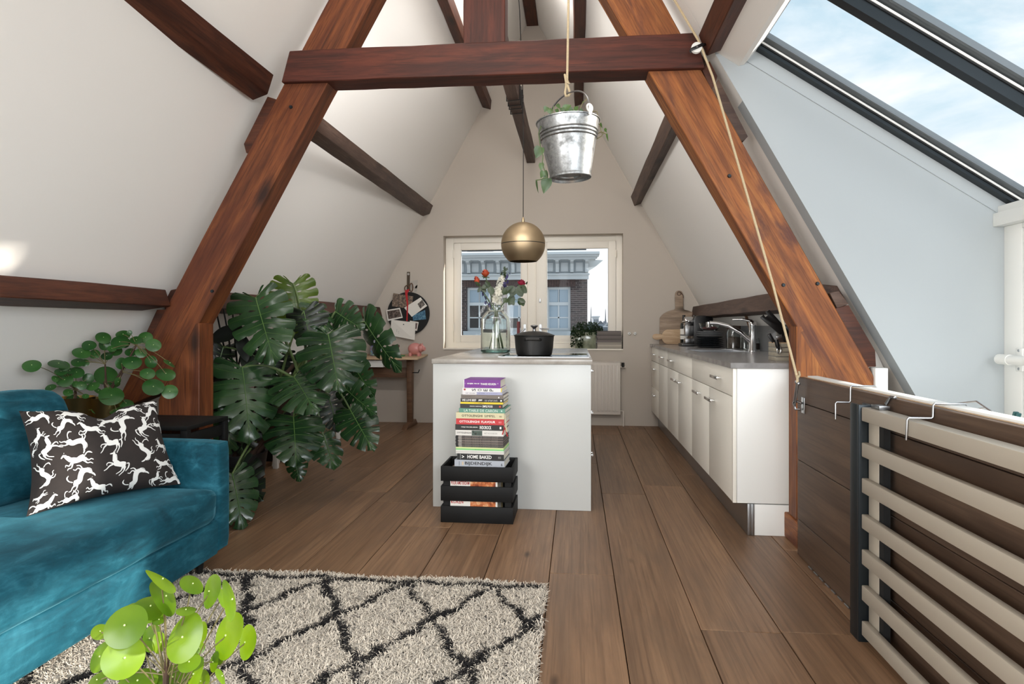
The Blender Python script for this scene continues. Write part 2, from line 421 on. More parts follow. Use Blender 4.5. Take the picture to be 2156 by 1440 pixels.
# dormer over the stair: cheek wall, header, trims
XE = 2.08
GA, GB = Vector((.90, 0, 2.5565)), Vector((2.16, 0, 1.705))   # glass slope, top and bottom edge
def gz(x): return GA.z + (x - GA.x) * (GB.z - GA.z) / (GB.x - GA.x)
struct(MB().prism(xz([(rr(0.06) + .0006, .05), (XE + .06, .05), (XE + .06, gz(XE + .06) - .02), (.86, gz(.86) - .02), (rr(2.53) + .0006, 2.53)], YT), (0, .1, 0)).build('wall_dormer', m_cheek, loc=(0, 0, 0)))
struct(MB().prism(xz([(.683, 2.535), (.823, 2.44), (.85, 2.447), (.925, 2.535), (.90, 2.6), (.63, 2.66)], YF), (0, YT - YF - .001, 0)).build('trim_1', m_wall, loc=(0, 0, 0)))
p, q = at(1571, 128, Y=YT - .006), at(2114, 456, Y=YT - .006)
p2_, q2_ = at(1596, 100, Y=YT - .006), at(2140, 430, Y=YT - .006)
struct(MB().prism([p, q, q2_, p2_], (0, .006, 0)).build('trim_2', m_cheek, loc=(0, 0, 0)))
struct(MB().box(1.475, 1.535, YT - .02, YT + .05, .74, .905).build('trim_3', m_white, bevel=.002))
struct(MB().box(2.03, 2.2, YF, YT, 1.60, 1.665).box(2.05, 2.2, YF, YT, 1.66, 1.70).build('trim_4', m_white, loc=(0, 0, 0), bevel=.003))
# stair shaft below the floor
struct(MB().box(1.085, 2.2, YF, 3.24, -2.5, -2.4).box(2.1, 2.2, YF, 3.24, -2.4, .03).box(1.0, 1.085, YF, 3.24, -2.4, -.06).box(1.085, 2.2, 3.24, 3.34, -2.4, -.06).build('wall_stair', m_white, loc=(0, 0, 0)))

# skylight: window_2 with bars, caps and panes
sk = struct(MB().prism([(GA.x - .03, YF, gz(GA.x - .03) + .03), (GA.x + .03, YF, gz(GA.x + .03) + .03), (GA.x + .03, YF, gz(GA.x + .03) + .0), (GA.x - .03, YF, gz(GA.x - .03) - .0)], (0, YT - YF, 0)).build('window_2', m_alu, loc=(0, 0, 0)))
gd = (GB - GA).normalized(); gn = Vector((-gd.z, 0, gd.x))
def gbar(name, mat, y, w0, w1, h0, h1, a=-.01, b_=1.0):
    A = GA + gd * a; B = GA + (GB - GA) * b_
    P = lambda base, yy, h: base + Vector((0, yy, 0)) + gn * h
    return MB().hexa([P(A, y - w0, h0), P(B, y - w0, h0), P(B, y + w1, h0), P(A, y + w1, h0), P(A, y - w0, h1), P(B, y - w0, h1), P(B, y + w1, h1), P(A, y + w1, h1)]).build(name, mat, sk)
ys = [3.275, 2.6, 1.9, 1.2, .5, -.2, -.9, -1.6, -2.3, -3.0]
for i, y in enumerate(ys):
    gbar('glazing_bar', m_dgrey, y, .024, .024, -.062 if i else -.036, -.02)
    gbar('gasket', m_rubber, y, .03, .03, -.02, -.013)
    gbar('bar_strip', m_white, y, .033, .033, -.013, -.004)
    gbar('bar_cap', m_grey, y, .06, .05, .009, .034)
    if i: gbar('pane', m_pane, (ys[i - 1] + y) / 2, (ys[i - 1] - y) / 2 - .012, (ys[i - 1] - y) / 2 - .012, 0, .006)

# outer wall of the dormer: white framed glazed door and side lights
dr = struct(MB().box(XE, XE + .06, 3.175, YT - .001, .0, 1.60).box(XE, XE + .06, YF, 3.175, 1.575, 1.60).box(XE, XE + .06, YF, 3.175, -.0, .12).build('door_1', m_white, loc=(0, 0, 0), bevel=.003))
for y in (3.165, 2.27, 1.37, .47, -.43, -1.33, -2.23):
    y0 = y - .88
    MB().box(XE + .012, XE + .05, y - .006, y + .006, .12, 1.575).build('seam', m_rubber, dr)
    MB().box(XE + .004, XE + .05, y - .09, y - .007, .12, 1.575).box(XE + .004, XE + .05, y0, y0 + .085, .12, 1.575).box(XE + .004, XE + .05, y0 + .085, y - .09, .12, .35).box(XE + .004, XE + .05, y0 + .085, y - .09, 1.535, 1.575).build('door_leaf', m_white, dr, bevel=.003)
    MB().box(XE + .022, XE + .028, y0 + .08, y - .085, .345, 1.54).build('pane', m_pane, dr)

# ------------------------------------------------------------------ kitchen window
YW = 7.27                                                # inner face of the window frame
win = struct(MB().add([], []).box(WX0 - .0, at(955, 0, Y=YW).x, YW, YW + .1, WZ0, WZ1).box(at(1297, 0, Y=YW).x, WX1, YW, YW + .1, WZ0, WZ1).box(at(955, 0, Y=YW).x, at(1297, 0, Y=YW).x, YW, YW + .1, at(1120, 509.5, Y=YW).z, WZ1).box(at(955, 0, Y=YW).x, at(1297, 0, Y=YW).x, YW, YW + .1, WZ0, at(1120, 721, Y=YW).z)
    .box(at(1110, 0, Y=YW).x, at(1129, 0, Y=YW).x, YW + .02, YW + .1, WZ0, WZ1).build('window_1', m_frame, loc=(0, 0, 0), bevel=.002))
def sash(u0, u1, v0, v1, g0, g1, h0, h1, y):
    o = MB(); X = lambda u: at(u, 0, Y=y).x; Z = lambda v: at(1120, v, Y=y).z
    for (a, b_, c_, d_) in ((u0, g0, v1, v0), (g1, u1, v1, v0), (g0, g1, h0, v0), (g0, g1, v1, h1)):
        o.box(X(a) + .0005, X(b_) - .0005, y, y + .06, Z(c_), Z(d_))
    s_ = o.build('sash', m_frame, win, bevel=.003)
    MB().box(X(g0) - .005, X(g1) + .005, y + .032, y + .04, Z(h1) - .005, Z(h0) + .005).build('pane', m_pane1, s_)
    MB().box(X(g0), X(g0) + .006, y + .002, y + .03, Z(h1), Z(h0)).box(X(g1) - .006, X(g1), y + .002, y + .03, Z(h1), Z(h0)).build('glazing_bead', m_white, s_)
    return s_
s1 = sash(955.5, 1110.5, 510, 720.5, 970, 1097, 524, 706, YW - .008)
s2 = sash(1129, 1296.5, 509.5, 720.5, 1151, 1281, 524, 706, YW - .03)
for s_, u, v0, v1, y in ((s1, 955, 526, 544, YW - .014), (s1, 955, 681, 696, YW - .014), (s2, 1297, 526, 541, YW - .036)):
    MB().tube([at(u, v0, Y=y), at(u, v1, Y=y)], .007, 8).build('hinge', m_frame, s_)
for s_, u, y, sg in ((s1, 1105, YW - .008, -1), (s2, 1138, YW - .03, 1)):
    c_ = at(u, 692, Y=y)
    MB().box(c_.x - .014, c_.x + .014, y - .012, y, c_.z - .05, c_.z + .05).tube([c_ + Vector((0, -.008, 0)), c_ + Vector((0, -.05, 0)), c_ + Vector((sg * .1, -.055, .0 if sg > 0 else -.09))], .008, 8).build('window_handle', m_alu, s_, bevel=0)
c_ = at(1137, 632, Y=YW - .03)
MB().box(c_.x - .01, c_.x + .01, YW - .04, YW - .03, c_.z - .03, c_.z + .02).build('window_lock', m_alu, s2, bevel=.002)
MB().box(WX0, WX1, YB - .012, YW + .01, WZ0 - .012, WZ0 + .004).build('window_sill', m_frame, win, bevel=.003)

# ------------------------------------------------------------------ roof timbers
def leg(side, z): # (outer x, inner x) of a principal rafter
    return (-1.348 - .5626 * (2.893 - z), -1.104 - .566 * (2.88 - z)) if side < 0 else (.441 + .536 * (2.797 - z), .158 + .5575 * (2.813 - z))
truss = thing('roof_truss', 'dark red and orange oiled timber roof truss spanning the whole room', 'roof truss', (-.5, YT, 0))
TH = (0, .145, 0)
z1, z0 = 4.05, .42
V3 = lambda x, z, y=YT: Vector((x, y, z))
beam('rafter', m_truss, V3(leg(-1, .62)[0], .62), V3(leg(-1, z1)[0], z1), V3(leg(-1, z1)[1], z1), V3(leg(-1, .75)[1] - .0, .75), TH, truss, 14)['label'] = 'left brown sloping rafter of the truss'
beam('rafter', m_trussR, V3(leg(1, .62)[1], .62), V3(leg(1, z1)[1], z1), V3(leg(1, z1)[0], z1), V3(leg(1, .62)[0], .62), TH, truss, 14)['label'] = 'right orange worn sloping rafter of the truss'
yt = YT - .03
P = lambda u, v, y=yt: at(u, v, Y=y)
beam('tie_beam', m_tie, P(609, 107), P(1465, 68), P(1484, 142), P(592, 173), (0, .15, 0), truss, 16, .002)
beam('king_post', m_tie, V3(-.602, 2.60, 3.31), V3(-.602, 4.4, 3.31), V3(-.378, 4.4, 3.31), V3(-.378, 2.60, 3.31), (0, .14, 0), truss, 8)
def post(poly, mat, name, y, d):
    x0 = sum(p[0] for p in poly) / len(poly)
    # local x runs up the post
    me = bpy.data.meshes.new(name); n = len(poly)
    vs = [(z, k * d, -(x - x0)) for k in (0, 1) for x, z in poly]
    me.from_pydata(vs, [], [tuple(range(n)), tuple(range(2 * n - 1, n - 1, -1))] + [(i, (i + 1) % n, n + (i + 1) % n, n + i) for i in range(n)])
    fin(me, True, .004, 1); me.materials.append(mat)
    o = bpy.data.objects.new(name, me); C.objects.link(o); o.parent = truss
    R = Matrix(((0, 0, 1), (0, 1, 0), (-1, 0, 0))).transposed()
    o.matrix_basis = Matrix.Translation(Vector((x0, y, 0)) - truss.location) @ Matrix(((0, 0, -1), (0, 1, 0), (1, 0, 0))).to_4x4()
    return o
post([(-2.335, 0), (-2.335, .70), (-2.113, 1.13), (-2.092, 1.13), (-2.092, 0)], m_truss, 'post', YT - .004, .14)
post([(1.106, .131), (1.106, 1.115), (1.132, 1.115), (1.25, .86), (1.34, .60), (1.34, .131)], m_trussR, 'post', YT, .12)
beam('foot_block', m_trussR, (1.094, 3.25, 0), (1.094, 3.62, 0), (1.094, 3.62, .13), (1.094, 3.25, .13), (.28, 0, 0), truss, 3)
def pack(pts, y, d, mat): MB().prism([at(u, v, Y=y) for u, v in pts], (0, d, 0)).build('packing_piece', mat, truss, bevel=.003)
pack([(1750, 652), (1787, 642), (1843, 738), (1845, 772), (1820, 773)], YT + .005, .09, m_purlR)
pack([(1747, 617), (1766, 612), (1787, 640), (1763, 650)], YT + .01, .09, m_purl)
pack([(1490, 200), (1513, 166), (1575, 287), (1565, 297), (1545, 297)], YT + .005, .09, m_purl)
pack([(1478, 146), (1494, 128), (1511, 160), (1500, 196)], YT + .01, .08, m_purlR)
pack([(592, 212), (563, 203), (513, 303), (518, 322), (534, 322)], YT + .005, .09, m_purlR)
pack([(360, 652), (330, 652), (302, 712), (336, 712)], YT + .005, .09, m_purlR)
# small iron bolts on the rafters
for u, v in ((446, 613), (612, 225), (1650, 600), (1722, 597), (1536, 370)):
    c_ = at(u, v, Y=YT - .004); MB().lathe([(0, -.004), (.008, -.004), (.011, .006)], c_, 8, (0, 1, 0)).build('bolt_head', m_dgrey, truss)

def purlin(name, mat, sec, y0, y1, label, group=None):
    s = [Vector((x, y0, z)) for x, z in sec]
    o = beam(name, mat, s[0], s[0] + Vector((0, y1 - y0, 0)), s[1] + Vector((0, y1 - y0, 0)), s[1], s[2] - s[1], None, 12, .0025)
    return tag(o, label, 'beam', group)
SL = [(.615, 2.592), (.655, 2.482), (.738, 2.512)]; ml = lambda S: [(-1 - x, z) for x, z in S]
purlin('roof_beam', m_purlR, SL, YF, YT - .035, 'thick red-brown roof beam in front of the truss beside the skylight')
purlin('roof_beam', m_purl, [(x - .012, z - .02) for x, z in SL], YT + .16, YB, 'thin grey-brown roof beam behind the right rafter above the kitchen')
q1, q2 = at(577, 157, Y=YT - .032), at(564, 199, Y=YT - .032); q1b, q2b = at(385, 0, X=q1.x), at(308, 0, X=q2.x - .03)
def far_y(p, q, y): return q + (p - q) * ((y - q.y) / (p.y - q.y))
def sec_beam(p1, p2, p1e, p2e, th, mat, label):          # face p1-p2 at one end, p1e-p2e at the other
    d_ = Vector((-th * .87, 0, -th * .3))
    return tag(beam('roof_beam', mat, p1e, p1, p2, p2e, d_, None, 12, .0025), label, 'beam')
sec_beam(q1, q2, far_y(q1b, q1, YF), far_y(q2b, q2, YF), .10, m_purlR, 'dark red-brown roof beam on the left slope in front of the truss')
sec_beam(at(912, 432, Y=YB), at(905, 450, Y=YB), at(669, 239, Y=YT + .15), at(656, 267, Y=YT + .15), .10, m_purl, 'grey-brown roof beam on the left slope behind the truss, above the monstera')
SU = [(-.03, 3.71), (-.02, 3.60), (.075, 3.63)]
purlin('roof_beam', m_purlR, SU, YT + .15, YB, 'dark upper roof beam behind the bucket, right of the ridge')
purlin('roof_beam', m_purlR, ml(SU), YT + .15, YB, 'dark upper roof beam left of the king post, running to the gable wall')
hb = purlin('hoist_beam', m_purl, [(-.565, 3.12), (-.565, 2.975), (-.47, 2.975)], YT + .15, YB, 'dark middle beam with cord wrapped around it, behind the pendant cord')
for k in range(4):
    y = 5.12 + .1 * k + .02 * (k % 2)
    cr_ = MB().tube([(-.572, y, 3.125), (-.572, y + .01, 2.968), (-.463, y - .01, 2.968), (-.463, y, 3.125), (-.572, y, 3.125)], .006, 6).build('wrapped_cord', m_black, None)
    cr_.parent = hb; cr_.matrix_parent_inverse = hb.matrix_basis.inverted()
purlin('ridge_beam', m_purlR, [(-.565, 4.64), (-.565, 4.535), (-.435, 4.535)], YF, YB, 'short stub of brown ridge beam at the very top of the gable')
# low wall plates
PLs = [(-2.265, 1.345), (-2.225, 1.20), (-2.36, 1.16)]
purlin('wall_beam', m_purlR, [(-2.285, 1.318), (-2.255, 1.225), (-2.43, 1.20)], YF, YT - .01, 'long red-brown wall beam on the left above the sofa')
purlin('wall_beam', m_purlR, [(-2.285, 1.34), (-2.255, 1.225), (-2.40, 1.20)], YT + .15, YB, 'dark low wall beam behind the monstera')
purlin('wall_beam', m_purl, [(1.285, 1.335), (1.262, 1.215), (1.40, 1.20)], YT + .16, YB, 'old grey-brown beam above the kitchen splashback')
# ------------------------------------------------------------------ more materials
def worktop_mat(name, a, b_, rough):
    k = NT(name); v = k.coord()
    k.l(k.ramp(k.noise(v, 9, 8, .65, .3), [(.35, a), (.65, b_)]), k.p.inputs['Base Color']); k.p.inputs['Roughness'].default_value = rough
    return k.m
m_top = worktop_mat('concrete_worktop', (150, 144, 136), (172, 166, 158), .22)
m_topk = worktop_mat('grey_worktop', (120, 118, 117), (144, 142, 141), .24)
m_splash = M('grey_splashback', (128, 130, 132), .3, .3)
m_hob = M('black_hob_glass', (8, 8, 9), .04, 0, .6)
m_iron = M('matt_black_enamel', (20, 20, 20), .42, bump=.02)
m_beech = wood('beech', (164, 132, 102), (194, 166, 134), (212, 186, 156), knots=False, sc=(2, 14, 14), bump=.05)
m_board = wood('old_breadboard', (112, 94, 78), (152, 132, 112), (178, 158, 138), sc=(2, 14, 14), bump=.15, patch=(124, 108, 94))
m_desk = wood('desk_wood', (76, 54, 40), (104, 76, 56), (126, 94, 70), knots=False, sc=(2, 14, 14), bump=.08)
m_paper = M('paper_white', (226, 222, 214), .8)
m_red = M('red', (176, 26, 32), .5)
m_ink = M('ink_black', (18, 18, 20), .7)
m_glass = M('clear_glass', (246, 251, 249), .02, trans=1)
m_bottle = M('dark_bottle_glass', (10, 14, 10), .06, spec=.7)
m_plate = M('dark_stoneware', (52, 56, 60), .25)
m_plate2 = M('pale_stoneware', (150, 152, 154), .25)
m_green = M('green_plastic', (60, 120, 60), .5)
m_rad = M('radiator_enamel', (214, 206, 196), .45)

# ------------------------------------------------------------------ kitchen run on the right
KX, KZ = .83, .918
def bar_handle(par, x, y, z, ax='y', ln=.19):
    o = MB()
    if ax == 'y':
        o.box(x - .032, x - .022, y - ln / 2, y + ln / 2, z - .009, z + .009)
        for s in (-1, 1): o.box(x - .024, x, y + s * ln * .36 - .006, y + s * ln * .36 + .006, z - .006, z + .006)
    else:
        o.box(x + .012, x + .018, y - ln / 2, y + ln / 2, z - .006, z + .006)
        for s in (-1, 1): o.box(x, x + .013, y + s * ln * .36 - .006, y + s * ln * .36 + .006, z - .006, z + .006)
    return o.build('handle', m_chrome, par, bevel=.002)
def front(par, nm, y0, y1, z0, z1, hy=None, hz=None, x=KX):
    d = MB().box(x, x + .019, y0 + .0015, y1 - .0015, z0 + .0015, z1 - .0015).build(nm, m_cab, par, bevel=.0015)
    if hy is not None: bar_handle(d, x, hy, hz)
    return d
hpos = lambda u, v: at(u, v, X=KX - .02)
cab_lab = ['white base cabinet nearest the truss post, with a wide drawer over two doors', 'white base cabinet left of the sink cabinet, with a wide drawer over two doors']
for i, (y0, y1) in enumerate(((3.47, 4.65), (4.65, 5.87))):
    c = thing('base_cabinet', cab_lab[i], 'cabinet', (1.15, (y0 + y1) / 2, .17), 'white kitchen base cabinets')
    MB().box(KX + .02, 1.44, y0 + .001, y1 - .001, .171, .74).build('body', m_cab, c)
    hd = (hpos(1510, 785), hpos(1412, 753))[i]; h1 = ((1495, 835), (1428, 800))[i]; h2 = ((1457, 816), (1415, 793))[i]
    ym = (y0 + y1) / 2
    front(c, 'drawer', y0, y1, .737, .887, y0 + .32 if i == 0 else y1 - .28, .815)
    front(c, 'door', y0, ym, .172, .735, ym - .10 if i == 0 else ym - .1, .665)
    front(c, 'door', ym, y1, .172, .735, ym + .32 if i == 0 else ym + .12, .665)
for i, (y0, y1) in enumerate(((5.87, 6.49), (6.49, 7.115))):
    c = thing('drawer_cabinet', ['white base cabinet with one drawer over one door, second from the gable wall', 'white base cabinet of three drawers in the corner by the gable wall'][i], 'cabinet', (1.15, (y0 + y1) / 2, .17), 'white kitchen base cabinets')
    MB().box(KX + .02, 1.44, y0 + .001, y1 - .001, .171, .888).build('body', m_cab, c)
    ym = (y0 + y1) / 2
    front(c, 'drawer', y0, y1, .737, .887, ym, .815)
    if i == 0: front(c, 'door', y0, y1, .172, .735)
    else:
        front(c, 'drawer', y0, y1, .455, .735, ym, .66); front(c, 'drawer', y0, y1, .172, .453, ym, .38)
ep = thing('end_panel', 'white end panel of the kitchen run beside the truss post', 'panel', (1.14, 3.46, 0))
MB().box(KX + .021, 1.44, 3.449, 3.468, .171, .888).build('side_panel', m_cabend, ep, bevel=.001)
MB().box(KX, KX + .019, 3.449, 3.4695, .171, .888).build('filler_strip', m_cab, ep, bevel=.001)
MB().box(.94, 1.44, 3.45, 3.47, 0.001, .165).build('plinth_end', m_cabend, ep, bevel=.001)
tag(MB().box(.905, .925, 3.445, 7.115, .001, .168).box(.925, .94, 3.445, 3.465, .001, .168).build('plinth', m_alu, bevel=.001), 'grey metal plinth along the floor under the white kitchen cabinets', 'plinth')
wt = thing('kitchen_worktop', 'long grey worktop with an inset sink over the white kitchen cabinets', 'worktop', (1.15, 5.3, .889))
SK = (.93, 1.30, 4.86, 5.42)
b = MB()
for (x0, x1, y0, y1) in ((.815, SK[0], 3.435, 7.128), (SK[1], 1.476, 3.435, 7.128), (SK[0], SK[1], 3.435, SK[2]), (SK[0], SK[1], SK[3], 7.128)):
    b.box(x0, x1, y0, y1, .889, KZ)
b.build('slab', m_topk, wt)
MB().box(SK[0] - .012, SK[1] + .012, SK[2] - .012, SK[2], KZ, KZ + .002).box(SK[0] - .012, SK[1] + .012, SK[3], SK[3] + .012, KZ, KZ + .002).box(SK[0] - .012, SK[0], SK[2], SK[3], KZ, KZ + .002).box(SK[1], SK[1] + .012, SK[2], SK[3], KZ, KZ + .002).build('sink_rim', m_chrome, wt)
s = MB(); x0, x1, y0, y1 = SK
s.quad((x0, y0, KZ), (x0, y1, KZ), (x0 + .02, y1 - .02, .75), (x0 + .02, y0 + .02, .75)).quad((x1, y0, KZ), (x1, y1, KZ), (x1 - .02, y1 - .02, .75), (x1 - .02, y0 + .02, .75)).quad((x0, y0, KZ), (x1, y0, KZ), (x1 - .02, y0 + .02, .75), (x0 + .02, y0 + .02, .75)).quad((x0, y1, KZ), (x1, y1, KZ), (x1 - .02, y1 - .02, .75), (x0 + .02, y1 - .02, .75)).quad((x0 + .02, y0 + .02, .75), (x1 - .02, y0 + .02, .75), (x1 - .02, y1 - .02, .75), (x0 + .02, y1 - .02, .75))
s.build('sink_bowl', m_steel, wt)
tag(MB().prism(xz([(1.466, KZ + .0005), (1.475, KZ + .0005), (1.475, 1.118), (1.466, 1.118)], 3.46), (0, 3.66, 0)).build('splashback', m_splash), 'grey metal splashback standing behind the kitchen worktop', 'splashback')
struct(MB().prism(xz([(1.478, .889), (1.60, .889), (1.50, 1.118), (1.4, 1.26), (1.375, 1.26), (1.4765, 1.1185)], 3.46), (0, 3.665, 0)).build('wall_kitchen', m_wall, loc=(0, 0, 0)))

# things on the kitchen worktop
def board_shape(r, w, h, hl, hw, n=24):
    pts = [(-w / 2, 0), (w / 2, 0)]
    arc = [(w / 2 * math.cos(a), h - r + r * math.sin(a)) for a in [PI * .08 + (PI / 2 - PI * .08 - .26) * i / 7 for i in range(8)]]
    pts += arc + [(hw / 2, h + .01)] + [(hw / 2 * 1.08, h + hl * .6)] + [(hw / 2 * math.cos(a), h + hl - hw / 2 + hw / 2 * math.sin(a)) for a in [PI * i / 8 for i in range(9)]]
    pts += [(-hw / 2 * 1.08, h + hl * .6), (-hw / 2, h + .01)] + [(-x, z) for x, z in reversed(arc)]
    return pts
cb = thing('breadboard', 'big old round-topped wooden breadboard leaning on the gable wall', 'cutting board', (1.13, 7.04, KZ))
pts = board_shape(.13, .44, .385, .21, .085)
MB().prism([(1.13 + x, 7.055 + .055 * z / .6, KZ + z) for x, z in pts], (0, .018, 0)).build('board', m_board, cb, bevel=.004)
MB().tube([(1.13 + .02 * math.cos(a), 7.105, KZ + .56 + .02 * math.sin(a)) for a in [2 * PI * i / 12 for i in range(13)]], .004, 6).tube([(1.145, 7.10, KZ + .575), (1.172, 7.097, KZ + .54), (1.175, 7.096, KZ + .51)], .004, 6).build('cord_loop', m_purl, cb)
c2 = thing('cutting_board', 'small pale cutting board on its side, handle pointing to the window', 'cutting board', (1.06, 6.98, KZ))
pts = board_shape(.075, .165, .22, .10, .06)
MB().prism([(1.145 - z, 6.975, KZ + .083 + x) for x, z in pts], (0, .018, 0)).build('board', m_beech, c2, bevel=.004)
bt = thing('wine_bottle', 'dark wine bottle in front of the breadboards', 'bottle', (1.135, 6.82, KZ))
MB().lathe([(0, 0), (.037, 0), (.038, .01), (.038, .2), (.034, .225), (.016, .255), (.0145, .27), (.0145, .315), (.0, .316)], (1.135, 6.82, KZ), 20).build('glass', m_bottle, bt, True)
MB().lathe([(.0386, .06), (.0386, .17)], (1.135, 6.82, KZ), 20).build('paper_label', m_paper, bt, True)
MB().lathe([(.0155, .27), (.0157, .317), (0, .318)], (1.135, 6.82, KZ), 16).build('capsule', m_black, bt, True)
b2 = tag(MB().lathe([(0, 0), (.032, 0), (.033, .01), (.033, .21), (.014, .25), (.013, .315), (0, .316)], (1.255, 6.9, KZ), 16).build('oil_bottle', m_bottle, None, True), 'second dark bottle, half hidden behind the coffee machine', 'bottle')
# coffee machine: black body, chrome head and lever
cm = thing('coffee_machine', 'black capsule coffee machine with chrome head on the worktop', 'coffee machine', (1.22, 6.42, KZ))
x0, x1, y0, y1 = 1.185, 1.33, 6.25, 6.55
prof = [(y0 + .02, 0), (y1, 0), (y1, .24), (y1 - .02, .262), (y0 + .06, .262), (y0 + .03, .25), (y0 + .02, .23)]
prof = [(1.15, 0), (1.335, 0), (1.335, .25), (1.325, .268), (1.31, .278), (1.20, .278), (1.165, .268), (1.15, .245)]
MB().prism([(x, 6.33, KZ + .025 + z) for x, z in prof], (0, .17, 0)).build('housing', m_black, cm, bevel=.006)
MB().box(1.03, 1.34, 6.31, 6.52, KZ, KZ + .026).build('base', m_black, cm, bevel=.005)
MB().box(1.075, 1.15, 6.37, 6.46, KZ + .10, KZ + .205).build('brew_head', m_steel, cm, bevel=.006)
MB().lathe([(0, -.04), (.044, -.04), (.05, -.03), (.05, .03), (.044, .04), (0, .04)], (1.112, 6.415, KZ + .245), 20, (1, 0, 0)).build('chrome_cap', m_chrome, cm, True)
MB().tube([(1.09, 6.33, KZ + .246), (1.05, 6.36, KZ + .24), (1.05, 6.47, KZ + .24), (1.09, 6.50, KZ + .246)], .009, 8).build('lever', m_chrome, cm, True)
MB().tube([(1.10, 6.41, KZ + .115), (1.10, 6.41, KZ + .098)], .012, 10).tube([(1.10, 6.41, KZ + .11), (1.03, 6.41, KZ + .112)], .008, 8).build('spout', m_chrome, cm, True)
MB().box(1.075, 1.15, 6.37, 6.46, KZ + .03, KZ + .075).build('cup_rest', m_steel, cm, bevel=.004)
# plates
for i in range(9):
    r = .125 - .0015 * (i % 3) - (.006 if i > 4 else 0); z = KZ + i * .0165
    tag(MB().lathe([(0, 0), (r * .6, 0), (r, .013), (r + .003, .0155), (r, .0165), (r * .6, .005), (0, .005)], (1.22, 5.93, z), 28).build('plate', m_plate if i < 6 else m_plate2, None, True, loc=(1.22, 5.93, z)),
        'dinner plate in the stack between coffee machine and tap, ' + ['bottom one, dark', 'second from the bottom, dark', 'third from the bottom, dark', 'fourth from the bottom, dark', 'fifth from the bottom, dark', 'topmost dark one', 'lowest pale one', 'middle pale one', 'topmost pale one'][i], 'plate', 'plates stacked on the kitchen worktop')
bw = thing('glass_bowl', 'glass bowl with red rim contents on top of the plate stack', 'bowl', (1.22, 5.93, KZ + .152))
zz = KZ + 9 * .0165 + .001
MB().lathe([(0, 0), (.05, 0), (.085, .03), (.098, .075), (.094, .075), (.08, .033), (.045, .006), (0, .006)], (1.22, 5.93, zz), 24).build('bowl', m_glass, bw, True)
MB().lathe([(0, .012), (.05, .012), (.074, .03), (.05, .042), (0, .045)], (1.22, 5.93, zz), 20).build('contents', M('dried_chilli', (92, 30, 30), .7, var=.4, vscale=60), bw, True)
# jars and tumblers by the sink
m_spice = M('brown_spice', (70, 54, 44), .8, var=.3, vscale=50)
for i, (x, y, r, h, lb) in enumerate(((1.36, 5.62, .062, .17, 'wide glass storage jar of brown spice right of the plates'), (1.40, 5.42, .036, .15, 'tall clear drinking glass between the jars behind the sink'), (1.425, 5.25, .05, .10, 'short glass jar of dark grains nearest the tap'))):
    j = thing('storage_jar' if i != 1 else 'drinking_glass', lb, 'jar' if i != 1 else 'glass', (x, y, KZ))
    MB().lathe([(0, 0), (r, 0), (r, h * .85), (r * .86, h * .93), (r * .86, h), (r * .8, h), (r * .8, h * .92), (r * .93, h * .84), (r * .93, .006), (0, .006)], (x, y, KZ), 20).build('jar_body' if i != 1 else 'tumbler', m_glass, j, True)
    if i != 1:
        MB().lathe([(0, .008), (r * .91, .008), (r * .91, h * .6), (0, h * .62)], (x, y, KZ), 18).build('contents', m_spice, j, True)
        if i == 0: MB().lathe([(0, h), (r * .9, h), (r * .9, h + .03), (0, h + .034)], (x, y, KZ), 18).build('jar_lid', m_spice, j, True)
br = thing('dish_brush', 'wooden dish brush standing in the jar behind the tap', 'brush', (1.425, 5.25, KZ + .06))
MB().tube([(1.425, 5.25, KZ + .075), (1.41, 5.33, KZ + .2), (1.395, 5.40, KZ + .32)], [.008, .009, .014], 8).build('wooden_handle', m_desk, br, True)
MB().ball((1.427, 5.243, KZ + .075), (.02, .02, .022), 10, 6).build('bristles', m_spice, br, True)
# tap
tp = thing('kitchen_tap', 'chrome kitchen tap with a long black-shadowed spout beside the sink', 'tap', (1.375, 5.10, KZ))
MB().lathe([(0, 0), (.034, 0), (.034, .006), (.027, .02), (.026, .19), (.028, .20), (.028, .23), (.02, .24), (0, .242)], (1.375, 5.10, KZ), 24).build('tap_body', m_chrome, tp, True)
MB().tube([(1.37, 5.10, KZ + .07), (1.29, 5.11, KZ + .145), (1.20, 5.13, KZ + .20), (1.12, 5.15, KZ + .22), (1.06, 5.16, KZ + .222)], [.02, .018, .016, .015, .016], 12).build('spout', m_chrome, tp, True)
MB().lathe([(0, 0), (.018, 0), (.02, .01), (.02, .045), (0, .046)], (1.052, 5.162, KZ + .185), 14).build('spray_head', m_chrome, tp, True)
MB().tube([(1.375, 5.10, KZ + .235), (1.31, 5.13, KZ + .25), (1.24, 5.16, KZ + .248)], [.013, .01, .008], 10).build('lever', m_chrome, tp, True)
